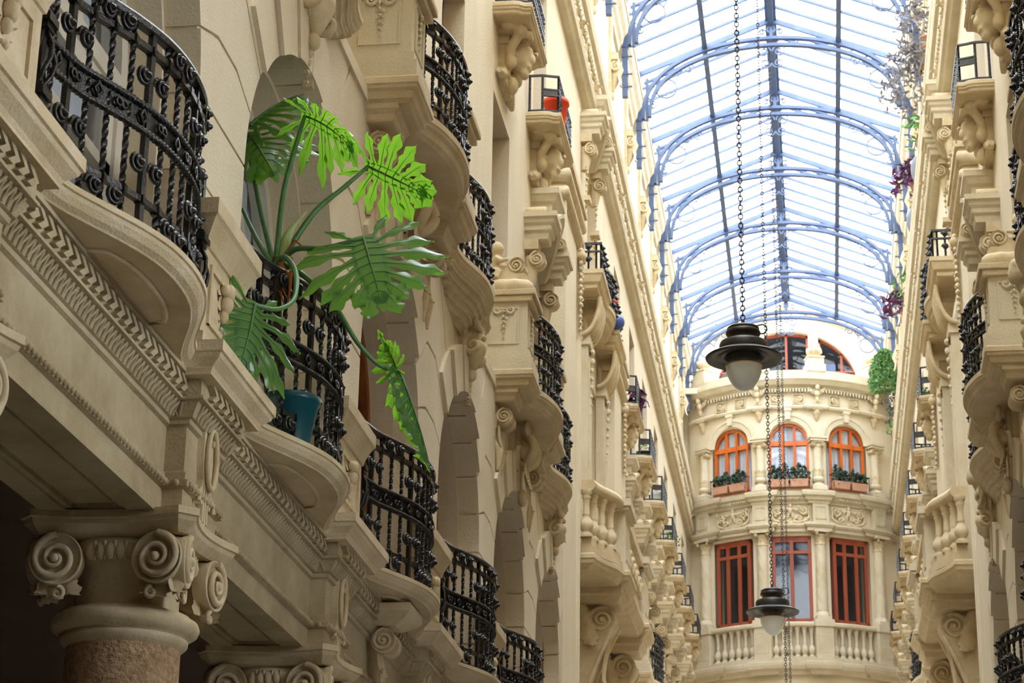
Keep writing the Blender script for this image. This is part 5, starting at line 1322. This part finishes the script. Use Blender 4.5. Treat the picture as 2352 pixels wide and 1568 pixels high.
# first-floor balconies beyond the tribune (only their railings show at the bottom edge)
# ---------------------------------------------------------------- hanging lamps on chains
def make_lamp(ztop):
    t = proto('hanging_lamp', 'lamp', 'hanging enamel lamps', -.57)
    m = MB(); m.lathe([(.175,.02),(.20,.035),(.29,.025),(.365,-.015),(.372,-.02),(.365,-.035),(.28,-.01),(.235,-.005),(.23,-.012),(.19,-.012),(.185,.0),(.17,.005)], 44, caps=False); obj('shade', m, LAMPM, t)
    m = MB(); m.lathe([(.16,.02),(.228,.03),(.235,.045),(.235,.11),(.225,.135),(.19,.15),(.15,.16),(.13,.165)], 36, caps=False); obj('housing', m, LAMPM, t)
    m = MB(); m.lathe([(.14,.155),(.135,.18),(.145,.2),(.165,.215),(.17,.235),(.16,.255),(.15,.26),(.158,.27),(.155,.285),(.13,.30),(.06,.31),(.0,.315)], 32); obj('cap', m, LAMPM, t)
    m = MB(); m.lathe([(.182,.0),(.18,-.06),(.176,-.12),(.165,-.19),(.14,-.25),(.105,-.305),(.06,-.345),(.02,-.36),(.0,-.362)], 36, caps=False); g = obj('glass_bowl', m, LAMPGLASS, t)
    m = MB(); m.lathe([(.173,-.105),(.168,-.17),(.15,-.225),(.125,-.272),(.09,-.315),(.05,-.342),(.0,-.352)], 32, caps=False); obj('frosted_lining', m, mat('frosted_white_glass', (244,248,252), .3), g)
    m = MB(); m.lathe([(.165,.0),(.15,-.05),(.10,-.095),(.0,-.10)], 24, caps=False); obj('dark_inner_cone', m, LAMPM, t)  # dark cone added to darken the upper half of the glass bowl
    m = MB(); m.tube([(.175*cos(2*pi*k/36),.175*sin(2*pi*k/36),-.105) for k in range(37)], .006, 6, False); obj('brass_ring', m, mat('brass', (190,140,70), .4, .8), g)
    m = MB(); m.tube([(.0,0,.32),(.05,.01,.34),(.12,.01,.31),(.19,.0,.32),(.225,0,.30),(.23,0,.26),(.2,0,.225),(.165,0,.225)], .009, 6); obj('cable_loop', m, LAMPM, t)
    m = MB(); z = .315; k = 0; zt = ztop
    while z < zt:
        L, wd = .064, .021
        ring = [(wd*cos(a), L/2*sin(a)) for a in [2*pi*i/8 for i in range(9)]]
        m.tube([((q if k % 2 else 0), (0 if k % 2 else q), z+L/2+r) for q, r in ring], .0085, 4, False); z += L*.76; k += 1
    for q in range(60): pass
    m.tube([(.0,0,.31),(.0,0,.36)], .02, 6)
    obj('chain', m, CHAINM, t)
    return t
LZ0 = 8.66
lp = make_lamp(21.9-LZ0)
for y, x, l in ((20.0,-.60,'large dark enamel lamp hanging on a chain, nearer and higher in the picture'),(30.0,-.575,'smaller-looking dark enamel lamp lower down in front of the stone balustrade'),(39.8,-.55,'chain of the third hanging lamp, seen between the second lamp and the middle window'),(46.5,-.55,'chain of the farthest hanging lamp, seen before the middle window')):
    put(lp, y, l, z=LZ0 - (.24 if y == 30 else 0), x=x)

# ---------------------------------------------------------------- split-leaf plant on the second balcony
def split_leaf(name, parent, base, tip, side, n_lobe=7, lobe=.55, droop=.25, fold=.15, seed=0, blade=.13, back=True, width=1.0):
    """pinnate leaf: base = petiole joint, tip = end of midrib, side = point that fixes the blade plane"""
    rnd = random.Random(seed); base, tip, side = map(Vector, (base, tip, side))
    ey = tip-base; L = ey.length; ey.normalize(); ex = side-base; ex = (ex-ey*ex.dot(ey)).normalized(); ez = ex.cross(ey)
    if ez.z < 0: ez = -ez
    mb = MB()
    def W(u, v):        # u across, v along (fractions of L), bent surface
        h = -droop*(v if v > 0 else -v*.6)**1.8*L - fold*abs(u)*L - droop*1.3*abs(u)**1.8*L
        return base + ex*u*L + ey*v*L*(1-.12*droop*max(v,0)) + ez*h
    bwf = lambda v: blade*(.35+.75*sin(pi*min(1,max(0,v)*.85+.18)))
    veins = []
    for s in (-1, 1):
        vs = [-.02, .05, .14, .25, .37, .50, .64, .78, .92][:n_lobe+2]
        for i in range(len(vs)-1):
            v0, v1 = vs[i], vs[i+1]; vm = (v0+v1)/2; q = i/(len(vs)-2)
            ang = radians((146-122*q**.75) + rnd.uniform(-7,7)); ll = lobe*width*(.74+.5*sin(pi*min(1,q*1.05+.12)) - .62*max(0,q-.55))*rnd.uniform(.85,1.12)
            dx, dy = s*sin(ang), cos(ang); wb = (v1-v0)
            N = 26; rows = []; ph = rnd.uniform(0, 6); r0 = bwf(vm)*.8
            nx, ny = -dy, dx
            tri = lambda x: 1-2*abs((x % 1)-.5)          # pointed side lobules
            for k in range(N+1):
                t = k/N
                w = wb*(.56-.22*min(1,t/.22)) if t < .22 else wb*(.34+.34*sin(pi*min(1,(t-.22)/.80)))
                g = max(0, min(1, (t-.2)/.2)); wl = w*(1+.62*g*(tri(t*2.7+ph)-.4)); wr = w*(1+.62*g*(tri(t*2.7+ph+.5)-.4))
                if t > .8: f = max(.03, 1-((t-.8)/.2)**1.15); wl *= f; wr *= f
                r = ll*t; bx = s*r0; by = vm
                cx, cy = bx+dx*r, by+dy*r + .08*t*t*(1 if q < .5 else .4)
                nx2, ny2 = nx, ny
                wav = .012*sin(t*10+i*2.1)*L*g
                rows.append([tuple(W(cx+nx2*(wl if e < 0 else wr)*e*s, cy+ny2*(wl if e < 0 else wr)*e*s) + ez*(wav*abs(e)*(1 if e > 0 else -1) + .018*L*(1-abs(e))*g)) for e in (-1,-.5,0,.5,1)])
                if k in (0, 8, 16, 21): 
                    if k == 0: veins.append([tuple(W(0, vm-.03)+ez*.003)])
                    veins[-1].append(tuple(W(cx, cy)+ez*(.002+.018*L*g)))
            mb.grid(rows, True)
        rows = [[tuple(W(s*bwf(v)*e, v) + ez*.0) for e in (0,.5,1)] for v in [-.06+k/17 for k in range(19)]]
        mb.grid(rows, True)
    rows = []
    for k in range(9):
        t = k/8; v = .9+.22*t; w = .10*(1-t)**.8*(1+.2*sin(t*9)); rows.append([tuple(W(e*w, v)) for e in (-1,0,1)])
    mb.grid(rows, True)
    lf = obj(name, mb, LEAFM, parent)
    m = MB(); m.tube([tuple(W(0, k/10)+ez*.004) for k in range(11)], [.010*(1-.8*k/10) for k in range(11)], 5)
    for q in veins: m.tube(q, [.0035,.0028,.002,.0012,.0008][:len(q)], 4, False)
    obj('midrib', m, STEMM, lf)
    return lf
def curve3(pts, n=6): return smooth_path(pts, n)
pl = thing('split_leaf_plant', 'big green split-leaf houseplant leaning out over the black balcony rail', 'plant', (0,0,0))
def petiole(pts, r0=.018, r1=.011):
    q = curve3(pts, 7); m = MB(); m.tube(q, [r0+(r1-r0)*k/(len(q)-1) for k in range(len(q))], 8); return obj('petiole', m, STEMM, pl)
m = MB(); m.tube([(-2.86,11.15,5.2),(-2.89,11.05,5.6),(-2.90,10.97,5.95),(-2.90,10.95,6.13)], [.02,.025,.028,.028], 10); obj('stem', m, BARKM, pl)
petiole([(-2.904,10.950,6.10),(-2.886,10.950,6.503),(-2.837,10.950,6.770),(-2.785,10.950,6.996)])
petiole([(-2.880,10.950,6.10),(-2.718,11.000,6.411),(-2.561,11.050,6.586),(-2.439,11.100,6.733)])
petiole([(-2.917,10.950,6.10),(-3.03,11.04,6.441),(-3.13,11.12,6.80),(-3.17,11.16,7.0)])
petiole([(-2.929,10.950,6.10),(-3.036,11.000,6.265),(-3.16,11.1,6.50)])
petiole([(-2.872,10.950,6.11),(-2.782,10.900,6.156),(-2.622,10.850,6.134),(-2.465,10.800,6.143),(-2.381,10.800,6.161)])
petiole([(-2.898,10.930,6.08),(-2.82,10.80,6.07),(-2.73,10.68,5.95),(-2.68,10.55,5.80),(-2.66,10.40,5.65),(-2.70,10.22,5.54),(-2.779,10.10,5.523)])
petiole([(-2.866,10.950,6.09),(-2.737,10.950,6.011),(-2.568,11.000,5.843),(-2.459,11.100,5.670),(-2.352,11.200,5.567),(-2.261,11.300,5.562)])
split_leaf('leaf', pl, (-2.785,10.95,6.996), (-2.45,11.02,6.90), (-2.80,10.70,7.10), 7, .62, .42, .05, 1, .12)
split_leaf('leaf', pl, (-2.439,11.10,6.733), (-2.085,11.13,6.56), (-2.42,10.84,6.93), 7, .58, .06, .02, 2, .11)
split_leaf('leaf', pl, (-3.17,11.16,7.0), (-2.96,10.95,6.72), (-3.0,11.3,7.2), 6, .62, .25, .15, 3, .15)
split_leaf('leaf', pl, (-3.16,11.16,7.05), (-2.98,11.35,7.42), (-2.85,11.0,7.0), 6, .6, .2, .25, 8, .09)
split_leaf('leaf', pl, (-2.381,10.80,6.161), (-2.235,10.62,5.75), (-1.98,10.80,6.12), 7, .62, .14, .0, 4, .17)
split_leaf('leaf', pl, (-2.779,10.10,5.523), (-2.765,9.96,5.15), (-2.575,10.36,5.54), 7, .66, .16, .12, 5, .18)
split_leaf('leaf', pl, (-2.261,11.30,5.562), (-2.045,11.42,5.08), (-2.22,11.18,5.52), 7, .20, .10, .7, 6, .05)
split_leaf('leaf', pl, (-2.262,11.30,5.555), (-2.36,11.33,5.80), (-2.16,11.2,5.62), 5, .42, .1, .3, 7, .07)
m = MB(); q = curve3([(-2.881,10.95,6.12),(-2.86,10.95,6.2),(-2.837,10.95,6.29),(-2.743,10.95,6.40)], 5)
m.grid([[tuple(Vector(p)+Vector((0,-.02,0))+Vector((e*.03*sin(pi*min(1,.15+.85*k/(len(q)-1))),abs(e)*.02,-.0))) for e in (-1,0,1)] for k, p in enumerate(q)], True); obj('young_leaf', m, mat('pale_new_leaf', (170,190,130), .5), pl)
m = MB(); rnd = random.Random(5)
for k in range(5):
    q = curve3([(-2.88+rnd.uniform(-.02,.03),10.9,6.1),(-2.83+rnd.uniform(-.03,.05),10.86,6.05+rnd.uniform(-.03,.06)),(-2.84+rnd.uniform(-.04,.05),10.86,5.95),(-2.83+rnd.uniform(-.05,.06),10.85,5.80)], 4)
    m.grid([[tuple(Vector(p)+Vector((e*.012*sin(pi*min(1,.2+.8*i/(len(q)-1))),.004*abs(e),0))) for e in (-1,0,1)] for i, p in enumerate(q)], True)
m.tube([(-2.85,10.93,6.13),(-2.80,10.92,6.22),(-2.70,10.9,6.13)], [.006,.008,.004], 5)
obj('withered_leaf', m, DRYM, pl)
pt = thing('plant_pot', 'teal plastic plant pot behind the bars of the balcony with the split-leaf plant', 'pot', (-2.83,11.15,5.08))
m = MB(); m.lathe([(.11,0),(.155,.24),(.165,.25),(.168,.285),(.155,.285),(.148,.25),(.14,.22),(.0,.21)], 28); obj('body', m, TEAL, pt)
m = MB(); m.tube([(.16*cos(a),.16*sin(a),.27-.05*sin(a*.5)) for a in [pi*k/12 for k in range(13)]], .006, 6); obj('handle', m, TEAL, pt)

# ---------------------------------------------------------------- pots and small plants along the walls
def pot(x, y, z, r, h, mt, label, seed=0, plant=None, pm=None, n=60, L=.09, spread=1.2):
    t = thing('flower_pot', label, 'pot', (x,y,z)); m = MB(); m.lathe([(r*.7,0),(r*.95,h*.82),(r*1.05,h*.84),(r*1.05,h),(r*.93,h),(r*.9,h*.85),(0,h*.8)], 20); obj('body', m, mt, t)
    if plant: shrub(t, 0, 0, h, r*spread, r*spread*1.1, n, seed, L, L*.25, pm)
    return t
pot(-2.97, 23.05, MZ, .13, .12, TERRA, 'low terracotta saucer pot at the near end of the small white-wall balcony')
t = pot(-2.84, 23.15, MZ, .15, .34, REDPOT, 'tall orange-red plastic pot on the small balcony below the left cornice')
pot(-2.86, 29.9, 12.88, .11, .2, REDPOT, 'red pot behind the bars of the left iron tribune', 3, True, mat('red_petals', (190,40,40), .6), 50)
m = MB(); m.ell((0,0,0), (.12,.12,.12), 20, 14); tag(obj('blue_ball', m, mat('blue_plastic', (60,84,150), .4), loc=(-2.80,30.55,12.98)), 'blue ball hung on the railing of the left iron tribune', 'ball')
pot(-2.83, FARB[0], MZ, .12, .2, PLUM, 'purple pot with spiky purple plant on the first far left mask balcony', 4, True, PLUM, 40, .2, 2.0)
pot(-2.9, FARB[1]-.3, MZ, .13, .18, LAMPM, 'black pot with a small green plant on the second far left mask balcony', 5, True, FERN, 40, .06)
m = MB(); m.box(-.1,.1,-.14,.14,0,.24); m.box(-.11,.11,-.15,.15,.2,.25); tag(obj('storage_tub', m, mat('pale_plastic', (214,218,222), .5), loc=(-2.9,FARB[2]-.3,MZ)), 'pale plastic tub on the third far left mask balcony', 'tub')
pot(-2.85, FARB[3], MZ, .11, .14, TERRA, 'terracotta pot with bright green plant on the fourth far left mask balcony', 6, True, FERN, 60, .08, 1.8)
pot(MIR+2.85, FARB[0]-.1, MZ, .13, .16, TERRA, 'terracotta pot with a green plant on the first far right mask balcony', 7, True, FERN, 50, .07)
def ledge_plant(name, x, y, z, r, h, mt, label, n, seed, L, pmat=TERRA):
    t = thing(name, label, 'plant', (x,y,z)); m = MB(); m.lathe([(.07,0),(.1,.14),(.11,.14),(.11,.17),(0,.16)], 14); obj('pot', m, pmat, t)
    shrub(t, -r*.3, 0, .12, r, h, n, seed, L, L*.16, mt); return t
XR = MIR - XU - .05; LZ_ = 17.90
m = MB(); m.sweep([(XU-.06, 20), (XU-.06, 53.5)], [(-.01,17.74),(.12,17.78),(.17,17.82),(.19,17.90),(-.01,17.91)]); m.mirror(); struct('trim_14', m, TRIMM, 'narrow ledge carrying potted plants on the right attic wall', 'ledge')
ledge_plant('dry_plant', XR, 32.6, LZ_+.5, .45, .75, SILVER, 'greyish dry plant on the right cornice ledge, uppermost', 260, 11, .16)
ledge_plant('dry_plant', XR, 33.5, LZ_, .6, .95, SILVER, 'large bushy silver-grey plant on the right cornice, below the uppermost one', 620, 12, .16)
ledge_plant('leafy_plant', XR, 35.4, LZ_, .30, .5, FERN, 'bright green broad-leaved plant on the right cornice', 60, 13, .2)
for i, (y, l) in enumerate(((37.0,'grey covered pot on the right cornice above the purple plant'),(39.4,'grey covered pot on the right cornice below the purple plant'))):
    m = MB(); m.ell((0,0,.28),(.13,.15,.28),16,12); tag(obj('covered_pot', m, mat('grey_cover', (120,124,132), .7, noise=.3, nscale=6), loc=(XR,y,LZ_-.02)), l, 'pot')
ledge_plant('purple_plant', XR, 38.1, LZ_+.3, .35, .55, PLUM, 'purple spiky plant with green shoots between two grey pots on the right cornice', 130, 14, .24)
ledge_plant('leafy_plant', XR, 43.0, LZ_, .25, .55, FERN, 'small yellow-green plant on the right cornice, above the purple sprays', 70, 15, .14)
ledge_plant('purple_plant', XR, 44.9, LZ_+.4, .4, .4, PLUM, 'purple sprays sticking out from the right cornice, lower of the two purple plants', 90, 16, .3)
t = ledge_plant('hanging_fern', XR-.14, 50.0, LZ_+.45, .42, .85, FERN, 'feathery pale green fern hanging at the right end by the lunette window', 4200, 17, .10)
for i, (y, l) in enumerate(((50.6,'small dark leafy plant on the right cornice below the fern'),(51.6,'second small leafy plant below the fern on the right cornice'),(52.5,'last small spiky plant on the right cornice by the end facade'))):
    ledge_plant('leafy_plant', XR, y, LZ_, .2, .35, SHRUBM if i < 2 else FERN, l, 60, 20+i, .12)
